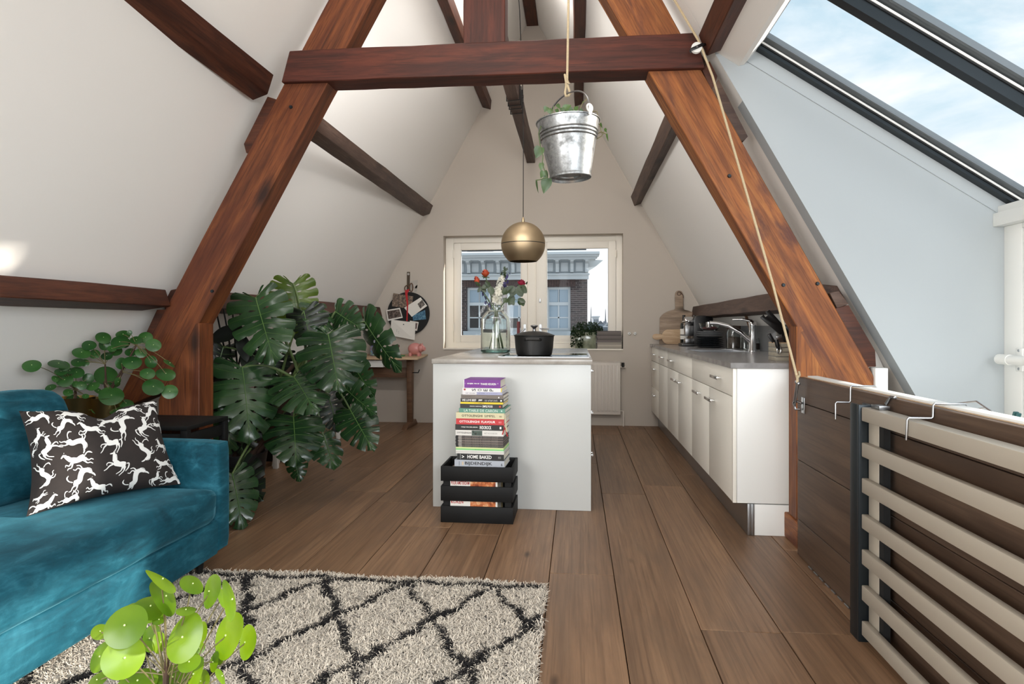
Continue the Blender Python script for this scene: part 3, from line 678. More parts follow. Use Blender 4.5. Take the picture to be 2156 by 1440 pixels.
# knife block with knives, cleaver
m_kblock = M('grey_oak_block', (150, 142, 126), .5, var=.15, vscale=30)
kb = thing('knife_block', 'square steel and wood knife block at the near end of the worktop', 'knife block', (1.155, 3.78, KZ))
for i in range(4): MB().box(1.115, 1.225, 3.66, 3.80, KZ + i * .0255, KZ + i * .0255 + .022).build('block_layer', m_kblock, kb, bevel=.002)
for i in range(3): MB().box(1.118, 1.222, 3.663, 3.797, KZ + .022 + i * .0255, KZ + .0255 + i * .0255).build('steel_layer', m_alu, kb)
MB().box(1.117, 1.223, 3.662, 3.798, KZ + .0985, KZ + .1035).build('block_lid', m_beech, kb)
def knife(lab, u0, v0, u1, v1, Y, wd, hl, mat, cat='knife', nm='kitchen_knife'):
    A, B = at(u0, v0, Y=Y), at(u1, v1, Y=Y); d = (B - A).normalized(); s_ = d.cross(Vector((0, 1, 0))).normalized()
    k_ = thing(nm, lab, cat, B); H = A + (B - A) * hl
    MB().prism([A + s_ * wd, A - s_ * wd, H - s_ * wd * .8, H + s_ * wd * .8], (0, .014, 0)).build('handle', mat, k_, bevel=.003)
    MB().prism([H + s_ * wd * .7, H - s_ * wd * .7, B - s_ * wd * .5, B + s_ * wd * .6], (0, .003, 0)).build('blade', m_steel, k_)
    return k_
ck = thing('cleaver_guard', 'big black notched blade guard leaning over the knife block', 'blade guard', at(1640, 705, Y=3.74))
P = lambda u, v, Y=3.74: at(u, v, Y=Y)
MB().prism([P(1601, 669), P(1608, 662), P(1612, 668), P(1617, 664), P(1612, 657), P(1620, 652), P(1664, 700), P(1646, 708)], (0, .012, 0)).build('guard', m_black, ck, bevel=.002)
MB().prism([P(1646, 708), P(1664, 700), P(1660, 738), P(1652, 742)], (0, .01, 0)).build('handle', m_black, ck, bevel=.002)
knife('black handled knife sticking up from the front of the knife block', 1619, 703, 1646, 745, 3.72, .011, .55, m_black)
knife('grey steel scraper slanting in the knife block', 1640, 706, 1652, 738, 3.70, .018, .2, m_alu, 'scraper', 'steel_scraper')
sc_ = thing('kitchen_scissors', 'black scissors hanging with a chrome ring on the knife block', 'scissors', at(1640, 742, Y=3.645))
MB().tube([at(1634, 715, Y=3.645), at(1637, 728, Y=3.645), at(1640, 736, Y=3.645)], [.011, .012, .006], 8).build('black_grip', m_black, sc_, True)
MB().tube([at(1640 + 4 * math.sin(a), 737 - 8 * math.cos(a), Y=3.645) for a in [2 * PI * i / 12 for i in range(13)]], .0025, 6).build('ring', m_chrome, sc_, True)
tag(MB().lathe([(0, 0), (.045, 0), (.045, .20), (.04, .205), (0, .206)], (1.25, 3.95, KZ), 20).build('steel_canister', m_steel, None, True), 'round steel canister behind the knife block', 'canister')

# ------------------------------------------------------------------ kitchen island
IX0, IX1, IY0, IY1, IZ = -.884, .088, 3.80, 5.78, .912
il = thing('kitchen_island', 'white kitchen island with steel drawer knobs on its window side', 'kitchen island', (-.4, 4.8, 0))
MB().box(IX0 + .002, IX1 - .002, IY0, IY0 + .02, .001, .883).build('end_panel', m_lacq, il, bevel=.0015)
MB().box(IX0 + .02, IX1 - .021, IY0 + .02, IY1 - .02, .08, .882).build('body', m_lacq, il)
MB().box(IX0 + .06, IX1 - .06, IY0 + .02, IY1 - .06, .001, .08).build('plinth', m_alu, il)
for i in range(3):
    y0 = IY0 + .022 + i * .64
    for z0, z1 in ((.09, .35), (.352, .615), (.617, .88)):
        d = MB().box(IX1 - .02, IX1 - .001, y0 + .0015, y0 + .6385, z0, z1).build('drawer', m_lacq, il, bevel=.0015)
        bar_handle(d, IX1 - .001, y0 + .2, z1 - .05, 'x', .1)
MB().box(IX0, IX0 + .019, IY0 + .021, IY1 - .02, .09, .882).build('back_panel', m_lacq, il)
tag(MB().box(IX0 - .004, IX1 + .006, IY0 - .012, IY1, .8835, IZ).build('island_worktop', m_top, bevel=.0015), 'pale grey stone-look worktop lying on the white island', 'worktop')
hob = thing('induction_hob', 'black glass induction hob set into the island worktop', 'hob', (-.21, 4.32, IZ))
MB().box(-.50, .072, 4.05, 4.60, IZ, IZ + .004).build('glass_plate', m_hob, hob, bevel=.001)
MB().box(-.508, -.50, 4.045, 4.605, IZ, IZ + .005).box(.072, .08, 4.045, 4.605, IZ, IZ + .005).box(-.5, .072, 4.042, 4.05, IZ, IZ + .005).build('edge_trim', m_alu, hob)
for x, y, r in ((-.36, 4.2, .085), (-.36, 4.46, .10), (-.08, 4.2, .10), (-.08, 4.46, .085)):
    MB().lathe([(r, .0), (r + .003, 0)], (x, y, IZ + .0046), 40).build('cooking_zone', m_grey, hob)
pt = thing('casserole', 'black cast iron casserole with a steel lid knob on the hob', 'pot', (-.283, 4.20, IZ + .005))
pc = (-.283, 4.20, IZ + .0052)
MB().lathe([(0, 0), (.108, 0), (.118, .008), (.126, .05), (.132, .128), (.135, .13), (.129, .13), (.122, .05), (.11, .012), (0, .01)], pc, 44).build('pot_body', m_iron, pt, True)
MB().lathe([(.136, .131), (.137, .137), (.13, .14), (.09, .155), (.04, .163), (0, .164)], pc, 44).build('lid', m_iron, pt, True)
MB().lathe([(0, .163), (.012, .163), (.009, .175), (.012, .185), (.026, .197), (.024, .203), (0, .206)], pc, 20).build('lid_knob', m_steel, pt, True)
for s in (-1, 1):
    MB().tube([(pc[0] - .05, pc[1] + s * .12, pc[2] + .108), (pc[0] - .04, pc[1] + s * .158, pc[2] + .112), (pc[0] + .04, pc[1] + s * .158, pc[2] + .112), (pc[0] + .05, pc[1] + s * .12, pc[2] + .108)], .009, 8).build('loop_handle', m_iron, pt, True)

# ------------------------------------------------------------------ radiator and small things on the gable wall
rd = thing('radiator', 'white ribbed panel radiator on the gable wall beside the island', 'radiator', (-.1, 7.1, .13))
MB().box(-.60, .485, 7.055, 7.10, .13, .717).build('radiator_panel', m_rad, rd, bevel=.006)
for i in range(26):
    x = -.575 + i * .0405
    MB().box(x, x + .024, 7.046, 7.056, .17, .685).build('rib', m_rad, rd, bevel=.004)
MB().box(-.60, .487, 7.05, 7.125, .717, .722).build('top_grille', m_rad, rd)
MB().tube([(.485, 7.09, .66), (.54, 7.09, .66), (.54, 7.125, .66)], .009, 8).build('valve_pipe', m_rad, rd, True)
MB().lathe([(0, 0), (.016, 0), (.016, .05), (0, .052)], (.515, 7.09, .66), 12).build('valve_head', m_black, rd, True)
MB().tube([(.485, 7.09, .17), (.52, 7.09, .17), (.52, 7.09, .0)], .008, 8).build('return_pipe', m_rad, rd, True)
for u, lb in ((1325, 'left one of two small round screw caps on the gable wall'), (1337, 'right one of two small round screw caps on the gable wall')):
    c = at(u, 702, Y=YB - .008); k_ = thing('wall_cap', lb, 'wall cap', c, 'round caps on the gable wall')
    MB().lathe([(0, -.012), (.014, -.012), (.018, -.004), (.018, .008)], c, 14, (0, 1, 0)).build('cap', m_white, k_, True)
    MB().lathe([(0, -.002), (.005, -.002), (.005, .0)], c + Vector((0, -.011, 0)), 8, (0, 1, 0)).build('screw', m_dgrey, k_)

# round pin board
bd = thing('pin_board', 'round black pin board hanging on the gable wall above the desk', 'pin board', at(860, 660, Y=YB - .03))
bc = at(860, 660, Y=YB - .03); BR = 45 * mpp(860, YB)
MB().lathe([(0, -.012), (BR - .004, -.012), (BR, -.008), (BR, .012), (0, .012)], bc, 56, (0, 1, 0)).build('disc', M('black_board', (20, 20, 20), .8), bd, True)
MB().prism([at(857, 572.5, Y=YB - .012), at(863, 572.5, Y=YB - .012), at(862, 612, Y=YB - .012), at(856.5, 612, Y=YB - .012)], (0, .008, 0)).build('strap', M('olive_strap', (74, 62, 48), .8), bd)
MB().lathe([(0, -.006), (.014, -.006), (.014, .006)], at(860, 577, Y=YB - .016), 12, (0, 1, 0)).build('rivet', m_chrome, bd)
rb = thing('red_ribbon', 'red ribbon hanging down over the black pin board', 'ribbon', at(856, 650, Y=YB - .05))
MB().prism([at(u, v, Y=YB - .053) for u, v in ((853, 611), (862, 608), (860.5, 614), (858, 617), (859.5, 640), (858, 676), (855.5, 676), (856.5, 640), (853, 618))], (0, .003, 0)).build('band', m_red, rb)
tag(MB().tube([at(857 + 5 * math.cos(a), 607 + 6 * math.sin(a), Y=YB - .03) for a in [2 * PI * i / 10 for i in range(11)]], .006, 6).tube([at(866 + 3.4 * math.cos(a), 605 + 9 * math.sin(a), Y=YB - .022) for a in [2 * PI * i / 10 for i in range(11)]], .006, 6).build('bead_bracelet', m_desk, None, True), 'brown beads hanging at the top of the pin board strap', 'bracelet')
def card(nm, lab, pts, mat, y, inner=None, imat=None, thick=.0015, curl=0):
    t_ = thing(nm, lab, 'card', at(*pts[0], Y=y), 'papers on the pin board')
    MB().prism([at(u, v, Y=y - (curl if i == 2 else 0)) for i, (u, v) in enumerate(pts)], (0, thick, 0)).build('sheet', mat, t_)
    if inner: MB().prism([at(u, v, Y=y - .0008) for u, v in inner], (0, .0006, 0)).build('printed_picture', imat, t_)
    return t_
def photo_mat(nm, a, b_, c_, sc=40):
    k = NT(nm); k.l(k.ramp(k.noise(k.coord(), sc, 6, .7), [(.35, a), (.5, b_), (.66, c_)]), k.p.inputs['Base Color']); k.p.inputs['Roughness'].default_value = .35; return k.m
YC = YB - .047
card('photo_card', 'group photo card at the upper left of the pin board', [(828, 617), (870, 624), (866, 650), (825, 645)], photo_mat('photo_crowd', (44, 48, 52), (110, 92, 78), (170, 152, 134)), YC)
card('photo_card', 'white-edged dark photo at the left edge of the pin board', [(813, 653), (842, 648), (848, 669), (816, 676)], m_paper, YC, [(815, 655), (840.5, 651), (845.5, 666.5), (818, 672)], photo_mat('photo_dark', (24, 22, 22), (80, 66, 60), (150, 136, 126)))
card('postcard', 'white postcard with a stamp picture tilted at the upper right of the board', [(851, 648), (885.5, 626), (899.5, 644), (867, 667)], m_paper, YC - .003, [(879, 640), (889, 631), (895, 641), (885, 650)], photo_mat('photo_stamp', (40, 38, 38), (96, 88, 82), (150, 140, 132)))
card('photo_card', 'blue photo card at the right of the pin board', [(868, 664), (895, 652.5), (896, 664), (897, 672), (870, 675)], photo_mat('photo_blue', (30, 64, 88), (66, 112, 140), (120, 160, 180)), YC)
card('photo_card', 'narrow white-edged photo strip low on the pin board', [(863, 675), (881.5, 678), (878, 696.5), (862, 694)], m_paper, YC, [(866, 678), (879.5, 680.5), (877, 693), (865, 692)], photo_mat('photo_strip', (30, 28, 28), (90, 70, 70), (170, 150, 140)))
dw = card('drawing', 'sheet of paper with a child\'s pencil drawing pinned at the bottom of the board', [(824, 673), (875, 679), (873, 716), (821, 706)], m_paper, YC - .004, curl=.02)
def stroke(par, pts, y, r=.0016): MB().tube([at(u, v, Y=y) for u, v in pts], r, 5).build('pencil_line', M('pencil', (96, 94, 92), .8) if 'pencil' not in bpy.data.materials else bpy.data.materials['pencil'], par)
ys_ = YC - .0065
stroke(dw, [(835, 699), (836, 693), (840, 690.5), (845, 692), (847, 695)], ys_); stroke(dw, [(838, 698), (842, 697), (843, 700), (840, 702), (838.5, 700)], ys_ - .002)
stroke(dw, [(854, 698), (854, 694), (857, 692), (860, 694)], ys_ - .001); stroke(dw, [(861, 697), (861, 705)], ys_ - .004); stroke(dw, [(858, 700), (864, 700)], ys_ - .003); stroke(dw, [(858.5, 706), (861, 702.5), (864.5, 706)], ys_ - .005); stroke(dw, [(858, 710), (862, 709.4), (866, 710.4)], ys_ - .007)
MB().lathe([(0, -.008), (.006, -.007), (.007, 0)], at(850, 683, Y=YC - .004), 10, (0, 1, 0)).build('pin', m_dgrey, dw, True)
for u, v, w_, h_, lb in ((873, 598, 14, 18, 'faint transparent paper slip stuck on the wall beside the strap'), (877, 607, 5, 15, 'narrow ticket strip stuck on the wall above the pin board')):
    c = at(u, v, Y=YB - .004)
    tag(MB().prism([at(u - w_ / 2, v - h_ / 2 + 3, Y=YB - .003), at(u + w_ / 2, v - h_ / 2, Y=YB - .003), at(u + w_ / 2 - 2, v + h_ / 2, Y=YB - .003), at(u - w_ / 2 - 2, v + h_ / 2, Y=YB - .003)], (0, .0012, 0)).build('paper_slip', M('grey_paper', (176, 170, 162), .7), None), lb, 'paper')

# school desk
dk = thing('school_desk', 'small wooden school desk with a pale top under the pin board', 'desk', (-2.1, 6.85, 0))
MB().hexa([(-2.50, 6.60, .752), (-1.70, 6.60, .752), (-1.70, 7.08, .776), (-2.50, 7.08, .776), (-2.50, 6.60, .772), (-1.70, 6.60, .772), (-1.70, 7.08, .796), (-2.50, 7.08, .796)]).build('desk_top', m_beech, dk, bevel=.006)
for x in (-2.44, -1.845):
    MB().hexa([(x - .028, 6.80, .05), (x + .028, 6.80, .05), (x + .028, 6.87, .05), (x - .028, 6.87, .05), (x - .028, 6.78, .756), (x + .028, 6.78, .756), (x + .028, 6.90, .756), (x - .028, 6.90, .756)]).build('leg', m_desk, dk, bevel=.004)
    MB().hexa([(x - .03, 6.58, 0), (x + .03, 6.58, 0), (x + .03, 7.06, 0), (x - .03, 7.06, 0), (x - .03, 6.66, .045), (x + .03, 6.66, .045), (x + .03, 6.98, .065), (x - .03, 6.98, .065)]).build('foot', m_desk, dk, bevel=.005)
MB().box(-2.412, -1.873, 6.83, 6.852, .545, .655).build('cross_rail', m_desk, dk, bevel=.003)
MB().box(-2.40, -2.10, 6.66, 6.98, .668, .742).build('drawer', m_white, dk, bevel=.004)
MB().tube([(-1.816, 6.83, .6), (-1.75, 6.82, .60), (-1.735, 6.82, .635)], .006, 6).build('hook', m_dgrey, dk, True)
dz = lambda y: .796 - (7.08 - y) * .05
def confetti(nm): 
    k = NT(nm); vo = k.n('ShaderNodeTexVoronoi', Scale=60.0); k.l(k.coord(), vo.inputs['Vector']); hs = k.n('ShaderNodeHueSaturation', Saturation=.7, Value=.55); k.l(vo.outputs['Color'], hs.inputs['Color']); k.l(hs.outputs[0], k.p.inputs['Base Color']); return k.m
m_conf = confetti('coloured_sweets')
c0 = at(792, 745, Y=6.88)
jr = thing('sweet_jar', 'tall glass jar full of coloured sweets on the school desk', 'jar', (c0.x, 6.88, dz(6.88)))
MB().lathe([(0, 0), (.07, 0), (.074, .01), (.074, .22), (.06, .25), (.06, .27)], (c0.x, 6.88, dz(6.88)), 24).build('jar_glass', m_pane, jr, True)
MB().lathe([(0, .004), (.069, .004), (.069, .2), (0, .21)], (c0.x, 6.88, dz(6.88)), 20).build('sweets', m_conf, jr, True)
MB().lathe([(0, .27), (.064, .27), (.066, .275), (.066, .30), (0, .302)], (c0.x, 6.88, dz(6.88)), 20).build('lid', M('blue_lid', (40, 80, 140), .4), jr, True)
c0 = at(833, 745, Y=6.85)
j2 = thing('small_jar', 'small dark red jar of sweets beside the piggy bank', 'jar', (c0.x, 6.85, dz(6.85)))
MB().lathe([(0, 0), (.04, 0), (.043, .01), (.043, .07), (.036, .085), (.045, .11), (.04, .125), (0, .127)], (c0.x, 6.85, dz(6.85)), 18).build('jar_body', M('dark_red_mix', (92, 38, 36), .4, var=.5, vscale=40), j2, True)
tag(MB().hexa([tuple(Vector((x, y, dz(y) + h))) for h in (.0, .012) for x, y in ((-2.03, 6.78), (-1.90, 6.78), (-1.90, 6.83), (-2.03, 6.83))]).build('green_ruler_box', m_green, None, bevel=.002), 'flat green pencil case lying in front of the piggy bank', 'pencil case')
pc = at(876, 735, Y=6.84); pz = dz(6.84)
pg = thing('piggy_bank', 'pink ceramic piggy bank on the right end of the school desk', 'piggy bank', (pc.x, 6.84, pz))
m_pink = M('pink_ceramic', (206, 138, 132), .3)
MB().ball((pc.x - .01, 6.84, pz + .08), (.082, .066, .068), 24, 14).ball((pc.x + .06, 6.82, pz + .088), (.045, .045, .043), 18, 10).build('body', m_pink, pg, True)
MB().lathe([(0, .028), (.02, .028), (.023, .02), (.021, 0)], (pc.x + .086, 6.80, pz + .082), 14, (1, -.35, 0)).build('snout', m_pink, pg, True)
for s in (-1, 1): MB().add([(pc.x + .045, 6.82 + s * .03, pz + .118), (pc.x + .075, 6.815 + s * .028, pz + .115), (pc.x + .072, 6.81 + s * .045, pz + .15), (pc.x + .058, 6.825 + s * .03, pz + .112)], [(0, 1, 2), (1, 3, 2), (3, 0, 2), (0, 3, 1)]).build('ear', m_pink, pg)
for x, y in ((-.06, -.03), (.035, -.03), (-.06, .03), (.035, .03)): MB().lathe([(0, 0), (.016, 0), (.02, .03), (.02, .04)], (pc.x + x, 6.84 + y, pz), 10).build('foot', m_pink, pg, True)
for s in (-1, 1): MB().ball((pc.x + .085, 6.795 + (s + 1) * .018, pz + .105), .006, 8, 6).build('eye', m_ink, pg, True)

# window sill: planter with herbs is in the plants part; magazines, candle
n_m = 17
sx0, sx1 = at(1257, 0, Y=7.17).x, at(1308, 0, Y=7.17).x
rm = random.Random(5)
for i in range(n_m):
    z = WZ0 + .0045 + i * .0118; lo = i < 6
    dx = rm.uniform(-.006, .004); nm = tag(MB().box(sx0 + dx, sx1 + dx * .5, 7.135, 7.235, z, z + .0108).build('magazine', bpy.data.materials.get('mag%d' % (i % 4 + (4 if lo else 0))) or M('mag%d' % (i % 4 + (4 if lo else 0)), ((150 + 14 * (i % 4), 143 + 13 * (i % 4), 132 + 12 * (i % 4)) if lo else (92 + 10 * (i % 4), 86 + 9 * (i % 4), 82 + 9 * (i % 4))), .7), None), ('pale' if lo else 'grey-brown') + ' magazine in the pile on the window sill, ' + (['bottom one', 'second from the bottom', 'third from the bottom', 'fourth from the bottom', 'fifth from the bottom', 'sixth from the bottom', 'seventh from the bottom', 'eighth from the bottom', 'ninth from the bottom', 'ninth from the top', 'eighth from the top', 'seventh from the top', 'sixth from the top', 'fifth from the top', 'fourth from the top', 'third from the top', 'second from the top'][i] if i < 16 else 'topmost one'), 'magazine', 'magazines piled on the window sill')
cn = thing('candle', 'dark red candle in a small holder on the window sill behind the pot', 'candle', (at(1091.5, 700, Y=7.2).x, 7.2, WZ0 + .004))
x = at(1091.5, 700, Y=7.2).x
MB().lathe([(0, 0), (.035, 0), (.03, .01), (.012, .03), (.012, .09), (.03, .11), (.024, .12), (0, .12)], (x, 7.2, WZ0 + .004), 16).build('candle_holder', m_steel, cn, True)
zc = at(1091, 677, Y=7.2).z
MB().lathe([(0, .115), (.0175, .115), (.0175, zc - WZ0 - .006), (.012, zc - WZ0 - .003), (0, zc - WZ0 - .005)], (x, 7.2, WZ0 + .004), 14).build('wax', M('dark_red_wax', (128, 58, 62), .5), cn, True)

# ------------------------------------------------------------------ pendant lamp
LY = 5.05; lc = at(1101.5, 514, Y=LY); LR = 46.5 * mpp(1101, LY)
pl_ = thing('pendant_lamp', 'round brushed brass pendant lamp hanging over the island', 'lamp', lc + Vector((0, 0, LR)))
def globe(a0, a1, r, n=20): return [(r * math.sin(a0 + (a1 - a0) * i / n), -r * math.cos(a0 + (a1 - a0) * i / n)) for i in range(n + 1)]
cut = math.asin(29 / 46.5)
lo_ = globe(cut, PI / 2 - .012, LR, 16); up_ = globe(PI / 2 + .02, PI - .03, LR, 16)
MB().lathe(lo_ + [(r * .985, z) for r, z in reversed(lo_)], lc, 64, close=True).build('lower_shade', m_brass, pl_, True)
MB().lathe(up_ + [(r * .985, z) for r, z in reversed(up_)], lc, 64, close=True).build('upper_shade', m_brass, pl_, True)
MB().lathe(globe(PI / 2 - .02, PI / 2 + .03, LR * .975, 3), lc, 48).build('slot_ring', m_dgrey, pl_, True)
MB().lathe([(0, -.05), (.03, -.03), (.035, .0), (.025, .03), (.02, .1), (.02, LR * .97)], lc, 16).build('bulb_holder', m_white, pl_, True)
MB().lathe([(.012, LR * .98), (.012, LR + .02), (.005, LR + .04)], lc, 12).build('cord_grip', m_brass, pl_, True)
hook = Vector((-.455, 5.28, 2.99))
MB().tube([lc + Vector((0, 0, LR + .02)), at(1102, 300, Y=LY + .03), at(1101, 215, Y=LY + .1), (-.452, 5.3, 3.05), (-.45, 5.2, 3.2), at(1094, 20, Y=4.7), (-.47, 4.5, 4.2), (-.5, 4.42, 4.54)], .0035, 6).build('cord', m_black, pl_)
# ------------------------------------------------------------------ sofa
def velvet(nm, a, b_, c_):
    k = NT(nm); v = k.coord((1, 1, 1))
    n1 = k.noise(v, 2.6, 6, .6, .9); n2 = k.noise(k.coord((2.2, 1.0, 4)), 7, 7, .65, .5)
    col = k.mix(.5, k.ramp(n1, [(.34, a), (.5, b_), (.7, c_)]), k.ramp(n2, [(.3, a), (.52, b_), (.74, c_)]))
    k.l(col, k.p.inputs['Base Color']); k.p.inputs['Roughness'].default_value = .7; k.p.inputs['Sheen Weight'].default_value = .3
    k.p.inputs['Sheen Roughness'].default_value = .35; k.p.inputs['Sheen Tint'].default_value = lin((120, 190, 210)); k.p.inputs['Specular IOR Level'].default_value = .15
    k.bump(k.noise(v, 240, 3), .12, .003); return k.m
m_velvet = velvet('teal_velvet', (10, 46, 58), (22, 78, 94), (58, 124, 142))
def soft(x0, x1, y0, y1, z0, z1, e=8, n=14, bul=(0, 0, 0, 0, 0, 0), wob=.0, seed=1):
    """rounded upholstery block; bul = bulge at -x,+x,-y,+y,-z,+z"""
    bm = bmesh.new(); bmesh.ops.create_cube(bm, size=2); bmesh.ops.subdivide_edges(bm, edges=bm.edges, cuts=n, use_grid_fill=True)
    c = Vector(((x0 + x1) / 2, (y0 + y1) / 2, (z0 + z1) / 2)); h = Vector(((x1 - x0) / 2, (y1 - y0) / 2, (z1 - z0) / 2)); hm = min(h)
    from mathutils import noise as mn
    for v in bm.verts:
        p = v.co.copy(); r = [abs(p[i]) for i in range(3)]
        # round the corners with a radius in metres
        rad = hm * (2.2 / e); q = Vector([max(min(p[i] * h[i], h[i] - rad), -(h[i] - rad)) for i in range(3)]); w_ = Vector([p[i] * h[i] for i in range(3)]) - q
        o = q + (w_.normalized() * rad if w_.length > 1e-6 else w_)
        f = [(1 - p[1] ** 2) * (1 - p[2] ** 2), (1 - p[0] ** 2) * (1 - p[2] ** 2), (1 - p[0] ** 2) * (1 - p[1] ** 2)]
        for i in range(3): o[i] += (bul[2 * i + 1] * f[i] if p[i] > .98 else -bul[2 * i] * f[i] if p[i] < -.98 else 0)
        o = o + c
        if wob: o += mn.noise_vector(o * 7 + Vector((seed, 0, 0))) * wob
        v.co = o
    bm.verts.ensure_lookup_table(); m_ = MB(); m_.v = [tuple(v.co) for v in bm.verts]; m_.f = [tuple(v.index for v in f.verts) for f in bm.faces]; bm.free()
    return m_
sofa = thing('sofa', 'teal blue velvet sofa with button-tufted back on the left', 'sofa', (-2.05, 1.73, 0))
SX0, SX1, SY0, SY1 = -2.56, -1.60, .62, 2.78
soft(SX0, SX1 - .01, SY1 - .105, SY1, .09, .585, 6, 10, (0, .006, .004, .006, 0, .006)).build('armrest', m_velvet, sofa, True)
soft(SX0, SX1 - .01, SY0, SY0 + .105, .09, .585, 6, 10, (0, .006, .006, .004, 0, .006)).build('armrest', m_velvet, sofa, True)
soft(SX1 - .13, SX1, SY0 + .105, SY1 - .107, .085, .245, 9, 8, (0, .004, 0, 0, 0, 0)).build('front_rail', m_velvet, sofa, True)
soft(SX0 + .02, SX1 - .12, SY0 + .1, SY1 - .1, .10, .24, 9, 6).build('seat_base', m_velvet, sofa, True)
soft(SX0, SX0 + .16, SY0 + .1, SY1 - .1, .10, .66, 6, 8).build('back_frame', m_velvet, sofa, True)
soft(SX0 + .17, SX1 + .012, SY0 + .11, SY1 - .112, .235, .395, 3.4, 26, (0, .02, 0, .0, 0, .035), .005).build('seat_cushion', m_velvet, sofa, True)
for y0, y1, sd in ((1.70, 2.645, 3), (.76, 1.68, 8)):
    m_ = soft(-2.47, -2.25, y0, y1, .40, .825, 3.6, 26, (0, .07, 0, 0, 0, .02), .008, sd)
    yc = (y0 + y1) / 2; c0 = Vector((0, yc, .60))
    vs = []
    for p in m_.v:
        p = Vector(p)
        lean = (p.z - .40) * -.28
        if p.x > -2.33:
            d = math.hypot(p.y - yc, p.z - .60); p.x -= .075 * math.exp(-(d / .055) ** 2) + .04 * math.exp(-(d / .16) ** 2)
            p.x -= .012 * math.exp(-(((p.y - yc) * .35) ** 2 + (p.z - .6) ** 2) / .0016)
        p.x += lean + .06; vs.append(tuple(p))
    m_.v = vs; bc_ = m_.build('back_cushion', m_velvet, sofa, True)
    MB().ball((-2.262, yc, .60), (.012, .022, .022), 16, 10).build('button', m_velvet, bc_, True)
for x, y in ((SX1 - .035, SY1 - .2), (SX0 + .1, SY1 - .2), (SX1 - .07, SY0 + .2), (SX0 + .1, SY0 + .2)):
    zb = .037 if x > -2.3 else .0
    MB().lathe([(0, zb), (.012, zb), (.02, .095), (0, .095)], (x, y, 0), 14).build('leg', m_black, sofa, True)

# patterned cushion
K = {'TL': Vector((-2.19, 2.262, .778)), 'TR': Vector((-1.895, 2.665, .775)), 'BR': Vector((-1.742, 2.612, .412)), 'BL': Vector((-1.965, 2.06, .428))}
pn = (K['TR'] - K['BL']).cross(K['TL'] - K['BR']).normalized()
if pn.x < 0: pn = -pn
def pil(u, v, side=1, lift=0.0):                         # u left-right, v bottom-top
    a, b_ = 2 * u - 1, 2 * v - 1
    pu = u + .05 * (-a) * (1 - b_ * b_) * abs(a) ** 3; pv = v + .05 * (-b_) * (1 - a * a) * abs(b_) ** 3
    p = (K['BL'] * (1 - pu) + K['BR'] * pu) * (1 - pv) + (K['TL'] * (1 - pu) + K['TR'] * pu) * pv
    th = .085 * (max(0, (1 - abs(a) ** 2.6)) * max(0, (1 - abs(b_) ** 2.6))) ** .55
    chop = math.exp(-((u - .52) / .13) ** 2) * max(0, b_) ** 2
    p = p - (K['TL'] - K['BL']) * (.13 * chop)
    th *= 1 - .35 * chop
    th += .004 * math.sin(9 * u + 5 * v) * (1 - a * a) * (1 - b_ * b_)
    return p + pn * (side * th + lift)
cu_ = thing('patterned_cushion', 'dark brown cushion printed with white leaping horses on the sofa', 'cushion', (-1.95, 2.4, .41))
NG = 30; m_ = MB()
for sd in (1, -1):
    vs = [pil(i / NG, j / NG, sd) for j in range(NG + 1) for i in range(NG + 1)]
    m_.add(vs, [((j * (NG + 1) + i), (j * (NG + 1) + i + 1), ((j + 1) * (NG + 1) + i + 1), ((j + 1) * (NG + 1) + i)) for j in range(NG) for i in range(NG)])
m_.build('cover', M('dark_brown_fabric', (34, 27, 25), .85, var=.15, vscale=30), cu_, True, weld=True)
def homog(src, dst):
    A = []
    for (x, y), (u, v) in zip(src, dst):
        A += [[x, y, 1, 0, 0, 0, -u * x, -u * y], [0, 0, 0, x, y, 1, -v * x, -v * y]]
    h = np.linalg.solve(np.array(A, float), np.array([c for d in dst for c in d], float)); return h
HH = homog([(50, 868), (328, 845), (380, 1025), (65, 1090)], [(0, 1), (1, 1), (1, 0), (0, 0)])
def px2uv(x, y):
    d = HH[6] * x + HH[7] * y + 1; return (HH[0] * x + HH[1] * y + HH[2]) / d, (HH[3] * x + HH[4] * y + HH[5]) / d
